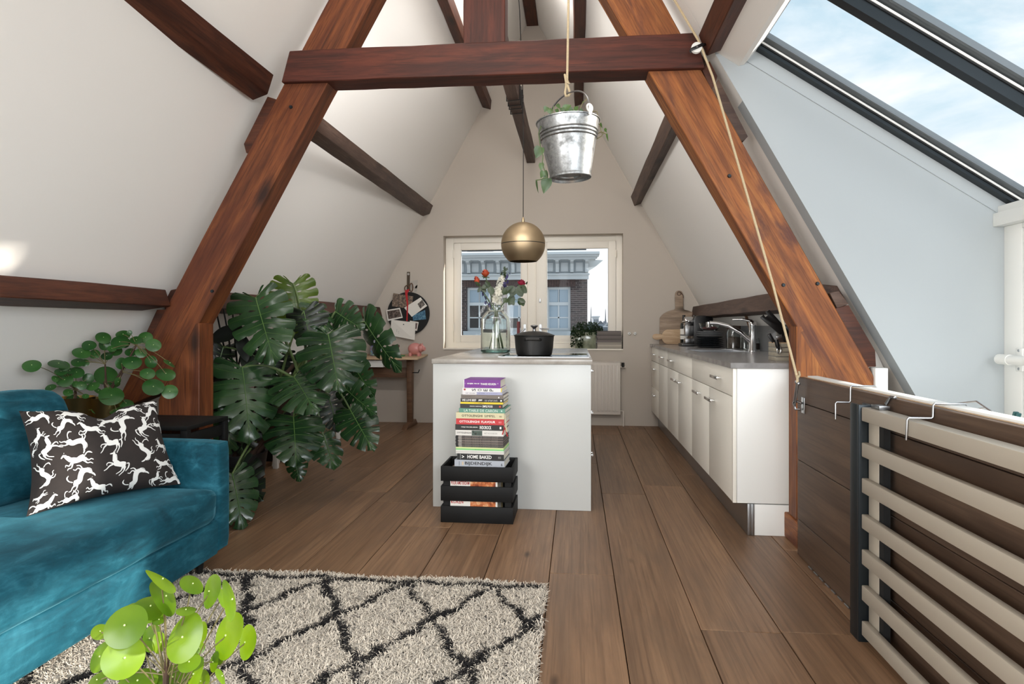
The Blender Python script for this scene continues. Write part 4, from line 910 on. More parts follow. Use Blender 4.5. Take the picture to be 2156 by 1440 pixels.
HORSE = {'run': [[(.27, .53, .10), (.36, .53, .15), (.5, .50, .13), (.64, .53, .15), (.76, .56, .12)], [(.31, .55, .13), (.22, .64, .10), (.15, .74, .075), (.11, .78, .06)], [(.12, .79, .06), (.06, .75, .05), (.0, .71, .03)],
      [(.24, .72, .02), (.30, .66, .018), (.34, .60, .012)], [(.76, .58, .04), (.86, .66, .035), (.94, .66, .05), (1.02, .60, .02)],
      [(.29, .47, .06), (.19, .39, .04), (.10, .44, .03), (.06, .38, .025)], [(.33, .45, .06), (.25, .31, .035), (.14, .30, .03), (.10, .25, .022)],
      [(.74, .49, .09), (.85, .40, .04), (.93, .42, .03), (1.0, .37, .025)], [(.69, .46, .08), (.78, .32, .035), (.88, .31, .03), (.95, .25, .025)], [(.13, .83, .015), (.15, .87, .008)]],
 'stand': [[(.28, .56, .11), (.38, .55, .16), (.5, .53, .13), (.62, .55, .15), (.72, .56, .13)], [(.32, .60, .13), (.27, .74, .10), (.24, .86, .08)], [(.26, .9, .07), (.16, .86, .05), (.09, .83, .03)],
      [(.31, .86, .02), (.35, .76, .018), (.38, .66, .012)], [(.74, .60, .035), (.82, .62, .04), (.84, .48, .045), (.78, .32, .02)],
      [(.29, .50, .06), (.17, .40, .045), (.10, .28, .03), (.02, .2, .025)], [(.27, .52, .05), (.12, .52, .035), (.06, .46, .028), (.08, .40, .02)],
      [(.70, .48, .09), (.72, .34, .04), (.66, .22, .03), (.60, .12, .025)], [(.64, .46, .07), (.62, .32, .035), (.56, .24, .03), (.48, .16, .025)], [(.25, .94, .014), (.28, .98, .008)]],
 'arch': [[(.24, .62, .10), (.34, .66, .14), (.46, .56, .13), (.56, .42, .13), (.68, .40, .14), (.76, .44, .11)], [(.28, .66, .12), (.18, .60, .10), (.10, .48, .075)], [(.11, .47, .06), (.06, .40, .05), (.04, .32, .03)],
      [(.18, .70, .02), (.1, .64, .018), (.06, .56, .012)], [(.78, .46, .035), (.88, .56, .03), (.90, .68, .045), (.82, .74, .02)],
      [(.36, .72, .05), (.44, .82, .035), (.54, .80, .03), (.60, .86, .022)], [(.32, .72, .05), (.34, .86, .032), (.44, .92, .028)],
      [(.72, .34, .08), (.84, .30, .04), (.92, .22, .03), (1.0, .22, .022)], [(.66, .34, .07), (.74, .20, .035), (.86, .14, .028), (.92, .08, .02)]]}
def smooth_line(pts, k=5):
    P_ = [np.array(p, float) for p in pts]; P_ = [2 * P_[0] - P_[1]] + P_ + [2 * P_[-1] - P_[-2]]; out = []
    for i in range(1, len(P_) - 2):
        for j in range(k):
            t = j / k; a, b_, c, d = P_[i - 1:i + 3]
            out.append(.5 * (2 * b_ + (c - a) * t + (2 * a - 5 * b_ + 4 * c - d) * t * t + (3 * b_ - a - 3 * c + d) * t ** 3))
    return out + [P_[-2]]
hm_ = MB()
def horse(kind, cx, cy, ln, rot, flip):
    cx, cy, ln = 40 + cx * .1875, 830 + cy * .1875, ln * .1875 * .9; ca, sa = math.cos(math.radians(rot)), math.sin(math.radians(rot))
    for si, st in enumerate(HORSE[kind]):
        L_ = smooth_line(st); vs = []
        for i, (x, y, w_) in enumerate(L_):
            d = L_[min(i + 1, len(L_) - 1)][:2] - L_[max(i - 1, 0)][:2]; d /= np.linalg.norm(d) + 1e-9; n_ = np.array((-d[1], d[0]))
            w2 = w_ * (.68 if w_ > .07 else .52) * (.75 if i in (0, len(L_) - 1) else 1)
            for s_ in (-1, -.4, .4, 1):
                q = np.array((x, y)) + n_ * w2 * s_ - .5
                lx, ly = q[0] * ln * (-1 if flip else 1), -q[1] * ln
                u, v = px2uv(cx + lx * ca - ly * sa, cy + lx * sa + ly * ca)
                vs.append(pil(min(max(u, .004), .996), min(max(v, .004), .996), 1, .0012 + .00012 * si))
        hm_.add(vs, [(4 * i + k_, 4 * i + k_ + 1, 4 * i + k_ + 5, 4 * i + k_ + 4) for i in range(len(L_) - 1) for k_ in range(3)])
for a in (('arch', 210, 310, 300, 20, 1), ('run', 565, 290, 360, 10, 1), ('arch', 455, 430, 290, -15, 1), ('run', 750, 485, 320, -2, 0), ('run', 170, 545, 230, -50, 1), ('stand', 270, 700, 350, -40, 1), ('arch', 580, 630, 340, 35, 1),
          ('stand', 970, 655, 320, -8, 0), ('stand', 1320, 470, 320, -35, 1), ('arch', 1085, 430, 360, -50, 1), ('run', 1190, 215, 290, -10, 0), ('run', 1440, 115, 240, -12, 0), ('arch', 1420, 250, 270, -20, 1), ('run', 950, 340, 310, 175, 1),
          ('arch', 1320, 710, 320, 80, 1), ('stand', 1560, 640, 230, -5, 0), ('arch', 1525, 390, 220, 30, 1), ('run', 600, 830, 370, -16, 0), ('arch', 240, 965, 330, 85, 1), ('stand', 1050, 890, 340, 10, 0), ('arch', 640, 1025, 370, -28, 1),
          ('run', 1570, 845, 270, -18, 0), ('arch', 1255, 1040, 350, -45, 1), ('run', 860, 1140, 330, 8, 0), ('stand', 1490, 1040, 210, -30, 1), ('arch', 1690, 1010, 280, 15, 1), ('run', 290, 1310, 340, -15, 1), ('arch', 580, 1255, 270, 20, 1), ('run', 230, 1205, 170, -45, 0), ('run', 1715, 900, 180, 60, 0), ('run', 105, 690, 120, -60, 0)):
    horse(*a)
hm_.build('horse_print', M('white_print', (220, 220, 217), .8), cu_, True)

# ------------------------------------------------------------------ rug
rx0, rx1, ry0, ry1 = -2.25, -.125, .50, 2.675
rug = thing('rug', 'cream shaggy rug with a black diamond pattern on the oak floor', 'rug', ((rx0 + rx1) / 2, (ry0 + ry1) / 2, .0))
m_cream = M('cream_wool', (208, 197, 181), .95, var=.12, vscale=40, sheen=.2)
m_char = M('black_wool', (26, 23, 24), .95)
MB().box(rx0 + .01, rx1 - .01, ry0 + .01, ry1 - .02, .0005, .008).build('backing', m_cream, rug)
rg = np.random.default_rng(4)
def tufts(n_, xa, xb, ya, yb):
    x = rg.uniform(xa, xb, n_); y = rg.uniform(ya, yb, n_)
    far = ry1 - .012 + .012 * np.sin(x * 9) + .012 * np.exp(-((x + 1.08) / .06) ** 2)
    k_ = (y < far) & (x < rx1 + .006 * np.sin(y * 23)); return x[k_], y[k_]
xs, ys2 = [np.concatenate(t) for t in zip(tufts(135000, rx0, rx1, 1.55, ry1 + .02), tufts(24000, rx0, rx1, ry0, 1.55))]
wob = lambda s_: .011 * np.sin(s_ * 31) + .007 * np.sin(s_ * 67 + 1)
a_ = (xs + .35) / .362 + wob(ys2) / .362; b_ = (2.60 - ys2) / .64 + wob(xs + 1) / .64
fr = lambda q: np.abs(q - np.round(q))
dl = np.minimum(fr((a_ + b_)), fr((a_ - b_))) * .362
dark = (dl < .014 + .004 * np.sin(xs * 40 + ys2 * 17)) & (ys2 < 2.60) & (xs < -.135)
brd = np.abs(ys2 - (2.607 + .012 * np.sin(xs * 26) + .03 * np.exp(-((xs + 1.08) / .05) ** 2))) < .012
dark |= brd & (xs < -.135)
dark ^= rg.random(len(xs)) < .015
for nm, sel, mt in (('pile', ~dark, m_cream), ('pattern_pile', dark, m_char)):
    x, y = xs[sel], ys2[sel]; n_ = len(x); th = rg.uniform(0, 2 * PI, n_); ln = rg.uniform(.010, .026, n_); h = rg.uniform(.018, .032, n_) + (.003 if nm != 'pile' else 0); wd = rg.uniform(.0012, .0021, n_)
    ph = th + rg.uniform(-1, 1, n_)
    dx, dy = np.cos(th), np.sin(th); ex, ey = -np.sin(th) * wd, np.cos(th) * wd
    V = np.zeros((n_, 6, 3)); 
    V[:, 0] = np.stack([x - ex, y - ey, np.full(n_, .004)], 1); V[:, 1] = np.stack([x + ex, y + ey, np.full(n_, .004)], 1)
    mx_, my_ = x + dx * ln * .35, y + dy * ln * .35
    V[:, 2] = np.stack([mx_ + ex, my_ + ey, h * .85], 1); V[:, 3] = np.stack([mx_ - ex, my_ - ey, h * .85], 1)
    V[:, 4] = np.stack([x + dx * ln + ex * .6, y + dy * ln + ey * .6, h * rg.uniform(.75, 1.05, n_)], 1); V[:, 5] = np.stack([x + dx * ln - ex * .6, y + dy * ln - ey * .6, V[:, 4, 2]], 1)
    V[:, :, 0] -= rug.location.x; V[:, :, 1] -= rug.location.y
    b0 = (np.arange(n_) * 6)[:, None]; Fq = np.concatenate([b0 + np.array([0, 1, 2, 3]), b0 + np.array([3, 2, 4, 5])], 1).reshape(-1)
    me = bpy.data.meshes.new(nm); me.vertices.add(n_ * 6); me.vertices.foreach_set('co', V.reshape(-1)); me.loops.add(len(Fq)); me.loops.foreach_set('vertex_index', Fq.astype(np.int32))
    me.polygons.add(n_ * 2); me.polygons.foreach_set('loop_start', np.arange(0, n_ * 8, 4).astype(np.int32)); me.polygons.foreach_set('loop_total', np.full(n_ * 2, 4, np.int32)); me.update(); me.validate()
    me.materials.append(mt); o = bpy.data.objects.new(nm, me); C.objects.link(o); o.parent = rug; stuff(o)

# ------------------------------------------------------------------ floor hatch, gate, rope, wires on the right
ht = thing('floor_hatch', 'open floor hatch of dark oak boards standing upright beside the stairwell', 'hatch', (1.1, 1.9, 0))
HX = 1.07
for z0, z1 in ((.004, .176), (.179, .464), (.467, .745), (.748, .866)):
    # local x along the board
    me = bpy.data.meshes.new('hatch_plank'); L = Vector((HX + .014, 1.88, (z0 + z1) / 2)); hx, hz = 1.3, (z1 - z0) / 2
    mb = MB().box(-hx, hx, -.014, .014, -hz, hz); me.from_pydata(mb.v, [], mb.f); fin(me, False, .0018, 1); me.materials.append(m_hatchw)
    o = bpy.data.objects.new('hatch_plank', me); C.objects.link(o); o.parent = ht; o.matrix_basis = Matrix.Translation(L - ht.location) @ Matrix.Rotation(PI / 2, 4, 'Z')
MB().box(HX + .028, HX + .034, .58, 3.18, .004, .868).build('plywood_edge', m_beech, ht)
MB().box(HX + .038, HX + .085, .58, 3.155, .004, .874).build('white_backing', m_white, ht, bevel=.002)
MB().box(HX + .034, HX + .038, .60, 3.16, .01, .85).build('shadow_gap', m_joint, ht)
for k in range(9): MB().tube([(HX - .004, 3.02 - k * .065, .004), (HX - .004, 2.98 - k * .065, .004)], .0035, 6).build('hinge_knuckle', m_alu, ht, True)
pl = at(1690, 852, X=HX - .004)
MB().box(HX - .005, HX, pl.y - .022, pl.y + .018, pl.z - .04, pl.z + .035).build('eye_plate', m_alu, ht, bevel=.002)
e0 = pl + Vector((-.005, 0, -.005))
MB().tube([e0 + Vector((0, .018, -.02)), e0 + Vector((-.02, .026, -.02)), e0 + Vector((-.026, .03, .012)), e0 + Vector((-.02, .02, .02)), e0 + Vector((0, -.004, .012))], .006, 8).build('eye_ring', m_steel, ht, True)
# carabiner and rope
top_k = at(1679, 806, X=HX - .03)
cbn = thing('rope_clamp', 'steel shackle joining the rope to the open floor hatch', 'shackle', e0 + Vector((-.024, .028, .0)))
A, B = e0 + Vector((-.024, .028, 0)), top_k
side = Vector((0, 1, .2)).normalized() * .011
MB().tube([A, A + side, B + side * .8, B, B - side * .8, A - side, A], .0045, 8).build('shackle_loop', m_steel, cbn, True)
MB().ball(B + side * 1.3, .009, 10, 6).ball(B - side * 1.3, .009, 10, 6).build('clamp_nut', m_alu, cbn, True)
pul = thing('pulley', 'small black and white pulley on the right end of the tie beam', 'pulley', at(1468, 101, Y=3.215))
pc = at(1466.5, 101, Y=3.20)
MB().lathe([(0, -.009), (.026, -.009), (.022, -.002), (.022, .002), (.026, .009), (0, .009)], pc, 24, (0, 1, 0)).build('wheel', m_white, pul, True)
d = Vector((1, 0, .42)).normalized(); n_ = Vector((-.42, 0, 1)).normalized()
MB().prism([pc + Vector((0, -.013, 0)) + d * a * .034 + n_ * b_ * .008 for a, b_ in ((-1, -1), (1.05, -1), (1.05, 1), (-1, 1))], (0, .003, 0)).prism([pc + Vector((0, .010, 0)) + d * a * .034 + n_ * b_ * .008 for a, b_ in ((-1, -1), (1.05, -1), (1.05, 1), (-1, 1))], (0, .003, 0)).build('cheek_plate', m_black, pul, bevel=.002)
MB().tube([pc + d * .034, at(1490, 92, Y=3.225), (at(1490, 92, Y=3.25))], .007, 8).build('mount', m_black, pul, True)
MB().lathe([(0, -.004), (.005, -.004), (.005, .028), (0, .028)], pc + Vector((0, -.013, 0)), 10, (0, 1, 0)).build('axle', m_steel, pul, True)
prope = Vector((pc.x + .024, 3.20, pc.z))
tag(MB().tube([(.232, 3.2, 3.33), at(1330, -150, Y=3.20), at(1420, 0, Y=3.20), at(1470, 84, Y=3.20), prope, at(1500, 160, Y=3.19), at(1560, 365, Y=3.165), at(1625, 590, Y=3.14), B + Vector((0, 0, .02)), B], .006, 8).tube([B + Vector((0, 0, .025)), B + Vector((.012, .014, .03)), B + Vector((.02, .03, .034)), B + Vector((.022, .045, .05))], .005, 6).tube([B + Vector((0, -.01, .03)), B + Vector((.0, .012, .034)), B + Vector((-.006, -.004, .042))], .006, 6).build('hatch_rope', m_rope, None, True), 'long hemp rope running from the pulley down to the floor hatch', 'rope')

gt = thing('stair_gate', 'cream slatted metal gate in front of the floor hatch', 'gate', (1.02, 1.5, 0))
m_gate = M('cream_gate_paint', (168, 159, 145), .4)
for (v0, v1) in ((857, 886), (931, 961), (1005.8, 1036.5), (1081.7, 1111.8), (1155.5, 1187), (1230.9, 1262.5), (1306, 1336)):
    zt, zb = at(1816, v0, X=1.0).z, at(1816, v1, X=1.0).z; top = v0 == 857
    MB().box(.996, 1.046 if top else 1.018, .62, 2.318, zb, zt).build('rail' if top or v0 == 1306 else 'slat', m_gate, gt, bevel=.003)
MB().box(1.019, 1.046, 2.245, 2.317, .03, .775).build('stile', m_gate, gt, bevel=.003)
MB().box(1.019, 1.046, .62, .69, .03, .775).build('stile', m_gate, gt, bevel=.003)
MB().box(1.022, 1.044, 2.215, 2.2445, .03, .775).build('seal_strip', m_rubber, gt)
lt = at(1852, 852, X=1.03)
MB().box(1.015, 1.05, lt.y - .03, lt.y + .03, .828, .842).tube([(1.05, lt.y, .845), (1.062, lt.y - .01, .872), (1.062, lt.y - .04, .872)], .006, 8).build('latch', m_steel, gt, bevel=.001)
tag(MB().box(.988, 1.04, 2.322, 2.336, 0, .835).box(.988, .998, 2.336, 2.392, 0, .835).box(1.03, 1.04, 2.336, 2.392, 0, .835).build('gate_post', m_dgrey, None, bevel=.0015), 'dark steel channel post at the left end of the slatted gate', 'post')
def wire(nm, lab, pts, cat='hook', r=.0032): return tag(MB().tube(pts, r, 8).build(nm, m_alu, None, True), lab, cat)
y = 2.57
wire('wire_hook', 'bent wire hook over the hatch top, left of the gate', [(1.008, y, .748), (1.008, y, .81), (1.012, y, .815), (1.058, y, .815), (1.063, y, .82), (1.064, y, .874), (1.068, y, .8795), (1.155, y, .8795), (1.162, y, .87), (1.162, y, .85)])
y = 2.0
wire('wire_hook', 'bent wire hook resting on the gate rail and hatch top', [(.99, y + .005, .768), (.99, y, .83), (.994, y, .8355), (1.058, y, .8355), (1.063, y, .84), (1.064, y, .874), (1.068, y, .8795), (1.155, y, .8795), (1.162, y, .87), (1.162, y, .845)])
dr_ = thing('drying_rack', 'thin wire drying rack hanging on the stair side of the hatch', 'drying rack', (1.25, 1.9, .85))
P = lambda u, v, X=1.2: at(u, v, X=X)
MB().tube([P(1991, 852.5, 1.26), P(2056, 845, 1.26), P(2106, 879, 1.22)], .0028, 6).build('frame_wire', m_alu, dr_, True)
MB().tube([P(2037, 864, 1.25), P(2075, 859, 1.25)], .0022, 6).build('cross_wire', m_alu, dr_, True)
MB().tube([P(2079, 873, 1.24), P(2156, 885, 1.22), P(2230, 897, 1.2)], .0028, 6).build('frame_wire', m_alu, dr_, True)
pg_ = thing('clothes_peg', 'dark green clothes peg clipped on the drying rack wire', 'clothes peg', P(2134, 876, 1.225))
for k in (0, 1): MB().prism([P(2127 + k * 8, 884, 1.22), P(2132 + k * 6, 883, 1.22), P(2137 + k * 5, 868 + k * 3, 1.22), P(2133 + k * 6, 866 + k * 3, 1.22)], (.012, 0, 0)).build('peg_half', M('dark_green_plastic', (24, 66, 66), .5) if 'dark_green_plastic' not in bpy.data.materials else bpy.data.materials['dark_green_plastic'], pg_, bevel=.001)
# white grab rail on the outer wall
gr = thing('grab_rail', 'white tubular grab rail across the dormer door', 'rail', (2.02, 3.1, .95))
yr = 3.205
MB().tube([(2.02, yr + .02, .955), (2.02, 1.4, .955)], .022, 16).build('tube', m_white, gr, True)
MB().tube([(2.02, yr + .03, .955), (2.02, yr - .045, .955)], .025, 16).build('end_cap', m_white, gr, True)
MB().box(2.068, 2.079, yr - .05, yr - .005, .90, 1.01).tube([(2.02, yr - .028, .955), (2.075, yr - .028, .955)], .014, 10).build('bracket', m_white, gr, bevel=.003)
for z in (.912, .998): MB().lathe([(0, .003), (.006, .002), (.007, 0)], (2.068, yr - .028, z), 10, (-1, 0, 0)).build('screw', m_alu, gr)
MB().box(2.068, 2.079, 1.45, 1.50, .90, 1.01).tube([(2.02, 1.475, .955), (2.075, 1.475, .955)], .014, 10).build('bracket', m_white, gr, bevel=.003)

# ------------------------------------------------------------------ crate with the pile of cookbooks
cr8 = thing('crate', 'black slatted wooden crate of books on the floor against the island', 'crate', (-.565, 3.65, 0))
cx0, cx1, cy0, cy1 = -.768, -.355, 3.50, 3.785
for z0, z1 in ((.0, .093), (.122, .207), (.234, .318)):
    for y0 in (cy0, cy1 - .012): MB().box(cx0, cx1, y0, y0 + .012, z0 + .001, z1).build('slat', m_blackwood, cr8, bevel=.0015)
    for x0 in (cx0, cx1 - .012): MB().box(x0, x0 + .012, cy0 + .0125, cy1 - .0125, z0 + .001, z1).build('end_slat', m_blackwood, cr8, bevel=.0015)
for x0 in (cx0 + .0125, cx1 - .0125 - .035):
    for y0 in (cy0 + .0125, cy1 - .0125 - .02): MB().box(x0, x0 + .035, y0, y0 + .02, .001, .312).build('corner_post', m_blackwood, cr8)
MB().box(cx0 + .013, cx1 - .013, cy0 + .013, cy1 - .013, .001, .009).build('bottom', m_blackwood, cr8)
def cmat(nm, col, rough=.45): return bpy.data.materials.get(nm) or M(nm, col, rough)
m_pages = M('book_pages', (226, 220, 206), .9)
def book(lab, x0, x1, z0, z1, y0, dep, col, yaw=-3, words=(), name='cookbook', grp='cookbooks piled on the crate', soft_=False):
    bk = thing(name, lab, 'book', ((x0 + x1) / 2, y0, z0), grp)
    R_ = Matrix.Translation(((x0 + x1) / 2, y0, z0)) @ Matrix.Rotation(math.radians(yaw), 4, 'Z'); w_, h_ = (x1 - x0) / 2, z1 - z0 - .0004; t = min(.0025, h_ * .2)
    MB().box(-w_, w_, 0, .003, 0, h_).box(-w_, w_, .003, dep, 0, t).box(-w_, w_, .003, dep, h_ - t, h_).xform(R_).build('cover', cmat('cover_%d_%d_%d' % col, col), bk)
    MB().box(-w_ + .003, w_ - .003, .0032, dep - .004, t + .0001, h_ - t - .0001).xform(R_).build('pages', m_pages, bk)
    ux, o = R_.to_3x3() @ Vector((1, 0, 0)), R_ @ Vector((-w_, -.0001, 0))
    for wd in words:
        if wd[0] == '#':                                 # coloured field on the spine: x fraction, width, z fraction, height
            _, fx, fw, fz, fh, fc = wd
            q = MB().box(-w_ + fx * 2 * w_, -w_ + (fx + fw) * 2 * w_, -.0005, .0, fz * h_, (fz + fh) * h_).xform(R_); q.build('spine_field', cmat('cover_%d_%d_%d' % fc, fc), bk)
        else:
            s_, fx, fw, fz, fh, fc = wd[:6]; bold = min(wd[6], .02) if len(wd) > 6 else .01
            if len(wd) > 7:                              # letter turned a quarter to the left
                text('spine_lettering', s_, cmat('cover_%d_%d_%d' % fc, fc), o + ux * ((fx + fw) * 2 * w_) + Vector((0, 0, fz * h_)), (0, 0, 1), -ux, fh * h_, fw * 2 * w_, bk, lift=.0008, bold=bold); continue
            text('spine_lettering', s_, cmat('cover_%d_%d_%d' % fc, fc), o + ux * (fx * 2 * w_) + Vector((0, 0, fz * h_)), ux, (0, 0, 1), fw * 2 * w_, fh * h_, bk, lift=.0008, bold=bold)
    return bk
BY = 3.55
def bx_(x): return at(940 + x * .1458, 0, Y=BY).x
def bz_(y): return at(1005, 780 + y * .1458, Y=BY).z
W_, K_, DG = (244, 242, 238), (22, 20, 20), (60, 58, 56)
rows = [
 ('grey book BIJDENDIJK at the bottom of the pile', 113, 838, 1398, 1297, (176, 180, 188), 0, [('BIJDENDIJK', .21, .55, .22, .56, K_, .015), ('#', .15, .035, .25, .5, (206, 186, 160)), ('#', .09, .012, .2, .6, (120, 122, 128)), ('6', .935, .028, .28, .4, K_, .04)]),
 ('black book HOME BAKED, second from the bottom of the pile', 150, 830, 1297, 1205, (30, 30, 30), 0, [('HOME BAKED', .22, .52, .24, .56, W_, .02), ('>', .10, .05, .26, .46, W_, .05), ('#', .065, .004, .1, .8, W_), ('eo', .88, .06, .32, .34, (150, 150, 148))]),
 ('white thin booklet just above HOME BAKED', 132, 832, 1205, 1188, (222, 218, 212), 1, []),
 ('second white thin booklet above HOME BAKED', 132, 836, 1188, 1170, (208, 204, 198), 1, []),
 ('third white thin booklet above HOME BAKED, below the green one', 132, 830, 1170, 1152, (228, 224, 220), 1, []),
 ('bright green thin booklet in the book pile', 132, 830, 1152, 1130, (132, 206, 130), 1, [('gerechten', .4, .16, .3, .45, (60, 120, 60), 0)]),
 ('pale yellow-green booklet under the dark magazines', 132, 828, 1130, 1110, (214, 224, 158), 1, [])]
mg_cols = [(74, 70, 66), (96, 88, 82), (60, 56, 54), (110, 98, 90), (70, 62, 60), (120, 108, 100), (64, 58, 56), (100, 86, 80), (66, 60, 60), (88, 80, 76)]
ordn = ['lowest', 'second lowest', 'third lowest', 'fourth lowest', 'fifth lowest', 'fifth from the top', 'fourth from the top', 'third from the top', 'second from the top', 'topmost']
for i in range(10):
    y0 = 1110 - i * 16.7
    rows.append(('dark magazine in the middle of the book pile, %s of ten' % ordn[i], 132 - (i % 3) * 3, 818 + (i % 2) * 6, y0, y0 - 16.7, mg_cols[i], 2, [('#', .0, .05, 0, 1, K_), ('#', .06, .07, .25, .45, (190, 184, 176)), ('lekker koken %d seizoen smaak' % (i + 2), .2, .7, .3, .4, (176, 168, 158), 0)]))
rows += [
 ('white book OTTOLENGHI with a photo patch on its spine', 128, 826, 943, 864, (222, 218, 212), 0, [('OTTOLENGHI', .03, .30, .36, .3, K_, .01), ('#', .34, .22, .04, .92, (74, 88, 80)), ('#', .40, .04, .2, .4, (176, 120, 110)), ('#', .47, .05, .1, .5, (36, 44, 40)), ('#', .36, .03, .5, .4, (190, 200, 190)), ('HET KOOKBOEK', .60, .28, .36, .28, (150, 146, 140), 0)]),
 ('black book INDOROCK in the pile', 122, 826, 864, 784, (34, 33, 32), 0, [('· VANJA VAN DER LEEDEN ·', .11, .37, .38, .26, W_, .01), ('INDOROCK', .51, .24, .2, .62, W_, .035), ('#', .92, .035, .28, .42, W_)]),
 ('red book OTTOLENGHI FLAVOUR', 135, 832, 784, 697, (198, 52, 56), 0, [('OTTOLENGHI', .07, .42, .3, .38, W_, .03), ('FLAVOUR', .53, .29, .3, .38, W_, .03), ('eo', .89, .06, .3, .32, (230, 150, 150))]),
 ('cream book OTTOLENGHI SIMPEL', 135, 838, 697, 610, (214, 204, 166), 0, [('OTTOLENGHI', .12, .43, .3, .38, K_, .015), ('SIMPEL', .59, .23, .3, .38, K_, 0), ('eo', .90, .05, .3, .3, (120, 112, 90))]),
 ('green book LA TABLE DE CARON', 178, 850, 610, 548, (94, 146, 126), 0, [('LA TABLE DE CARON', .11, .73, .2, .6, (226, 236, 230), .0), ('#', .91, .03, .35, .3, (200, 222, 212))]),
 ('black book SIMPLE FOOD in the upper pile', 193, 812, 548, 485, (44, 42, 42), 0, [('SERGIO HERMAN', .23, .28, .36, .24, W_, 0), ('SIMPLE FOOD', .53, .24, .24, .5, W_, .03), ('#', .92, .04, .3, .4, (196, 70, 50))]),
 ('yellow thin book above SIMPLE FOOD', 197, 818, 485, 458, (236, 206, 48), 1, [('BUNTE', .33, .09, .3, .35, (150, 120, 30), 0), ('PARTY', .43, .13, .25, .45, K_, .01)]),
 ('black book WE LOVE BEEF in the upper pile', 200, 826, 458, 405, (36, 34, 34), 0, [('WE LOVE BEEF', .035, .33, .22, .62, W_, .035), ('#', .42, .065, .45, .28, W_), ('#', .423, .012, .26, .2, W_), ('#', .468, .012, .26, .2, W_), ('#', .484, .022, .5, .24, W_), ('een culinair boek', .56, .3, .5, .22, W_, 0), ('over de rijke smaken', .56, .3, .2, .2, W_, 0), ('#', .925, .035, .25, .45, W_)]),
 ('grey-brown book above WE LOVE BEEF', 208, 826, 405, 352, (116, 106, 98), 0, [('kookstudio', .04, .2, .4, .26, (70, 62, 58), 0), ('recepten', .34, .26, .4, .26, (150, 140, 132), 0), ('#', .88, .025, .2, .36, W_)]),
 ('lilac and white book HET GROEN in the upper pile', 226, 806, 352, 311, (168, 168, 196), 0, [('#', .0, .36, 0, 1, (226, 222, 222)), ('HET GROEN', .08, .24, .34, .36, (80, 76, 96), .01), ('HET BOEK', .4, .17, .36, .34, (80, 80, 110), 0), ('van de groenten', .6, .28, .38, .3, (110, 108, 140), 0)]),
 ('white book SOEP with wide letters, second from the top', 226, 800, 311, 250, (232, 230, 228), 0, [('S', .24, .10, .2, .56, K_, .012, 1), ('O', .39, .10, .2, .56, K_, .012, 1), ('E', .54, .10, .2, .56, K_, .012, 1), ('P', .69, .10, .2, .56, K_, .012, 1), ('#', .035, .045, .35, .4, (170, 40, 36)), ('#', .975, .025, 0, 1, (222, 200, 60))]),
 ('purple book about Thai cooking on top of the pile', 246, 782, 250, 132, (116, 36, 140), 0, [('DE BIJBEL VAN DE', .10, .33, .4, .2, W_, .02), ('THAISE KEUKEN', .46, .42, .36, .24, W_, .02), ('*', .92, .025, .42, .2, W_, .02), ('#', .0, .018, 0, 1, W_), ('<', .035, .02, .4, .25, (190, 140, 210), .0)])]
rb_ = random.Random(11)
for lab, x0, x1, y0, y1, col, kind, words in rows:
    nm = 'cookbook' if kind == 0 else 'booklet' if kind == 1 else 'magazine'
    dep = {0: .205, 1: .2, 2: .205}[kind] - (.02 if x1 - x0 < 640 else 0)
    book(lab, bx_(x0), bx_(x1), bz_(y0), bz_(y1), BY + rb_.uniform(-.004, .004), dep, col, -3 + rb_.uniform(-.6, .6), words, nm)
# ribbons of the two middle books
for i, (px_, pts, mt, lab) in enumerate((
    (0, [(826, 790), (836, 830), (808, 925)], m_red, 'red bookmark ribbon hanging left over the white book edge'),
    (0, [(840, 820), (862, 880), (880, 950)], m_red, 'red bookmark ribbon with frayed end hanging right of the pile'),
    (0, [(846, 640), (856, 760), (868, 880)], cmat('cover_214_204_166', (214, 204, 166)), 'cream bookmark ribbon hanging from the cream book'))):
    tag(MB().tube([at(940 + x * .1458, 780 + y * .1458, Y=BY - .008 - .003 * i) for x, y in pts], [.002, .0025, .004], 6).build('bookmark_ribbon', mt, None, True), lab, 'ribbon')
# what stands in the crate
m_cover1 = photo_mat('cover_food', (96, 30, 20), (196, 110, 60), (236, 206, 160), 22)
fb = thing('cookbook', 'front cookbook standing in the crate, its cover showing between the slats', 'book', (-.60, 3.53, .009), 'books standing in the crate')
MB().box(-.715, -.445, 3.5135, 3.5265, .0095, .303).build('cover', m_paper, fb)
MB().box(-.60, -.455, 3.5125, 3.5135, .02, .295).build('cover_picture', m_cover1, fb)
text('cover_title', 'PUUR AMSTERDAM', m_red, (-.71, 3.5134, .213), (1, 0, 0), (0, 0, 1), .105, .02, fb, lift=.0006, bold=.02)
text('cover_title', 'met 100 familierecepten', m_ink, (-.71, 3.5134, .20), (1, 0, 0), (0, 0, 1), .10, .008, fb, lift=.0006)
text('cover_title', 'KOKEN', m_red, (-.71, 3.5134, .106), (1, 0, 0), (0, 0, 1), .07, .02, fb, lift=.0006, bold=.02)
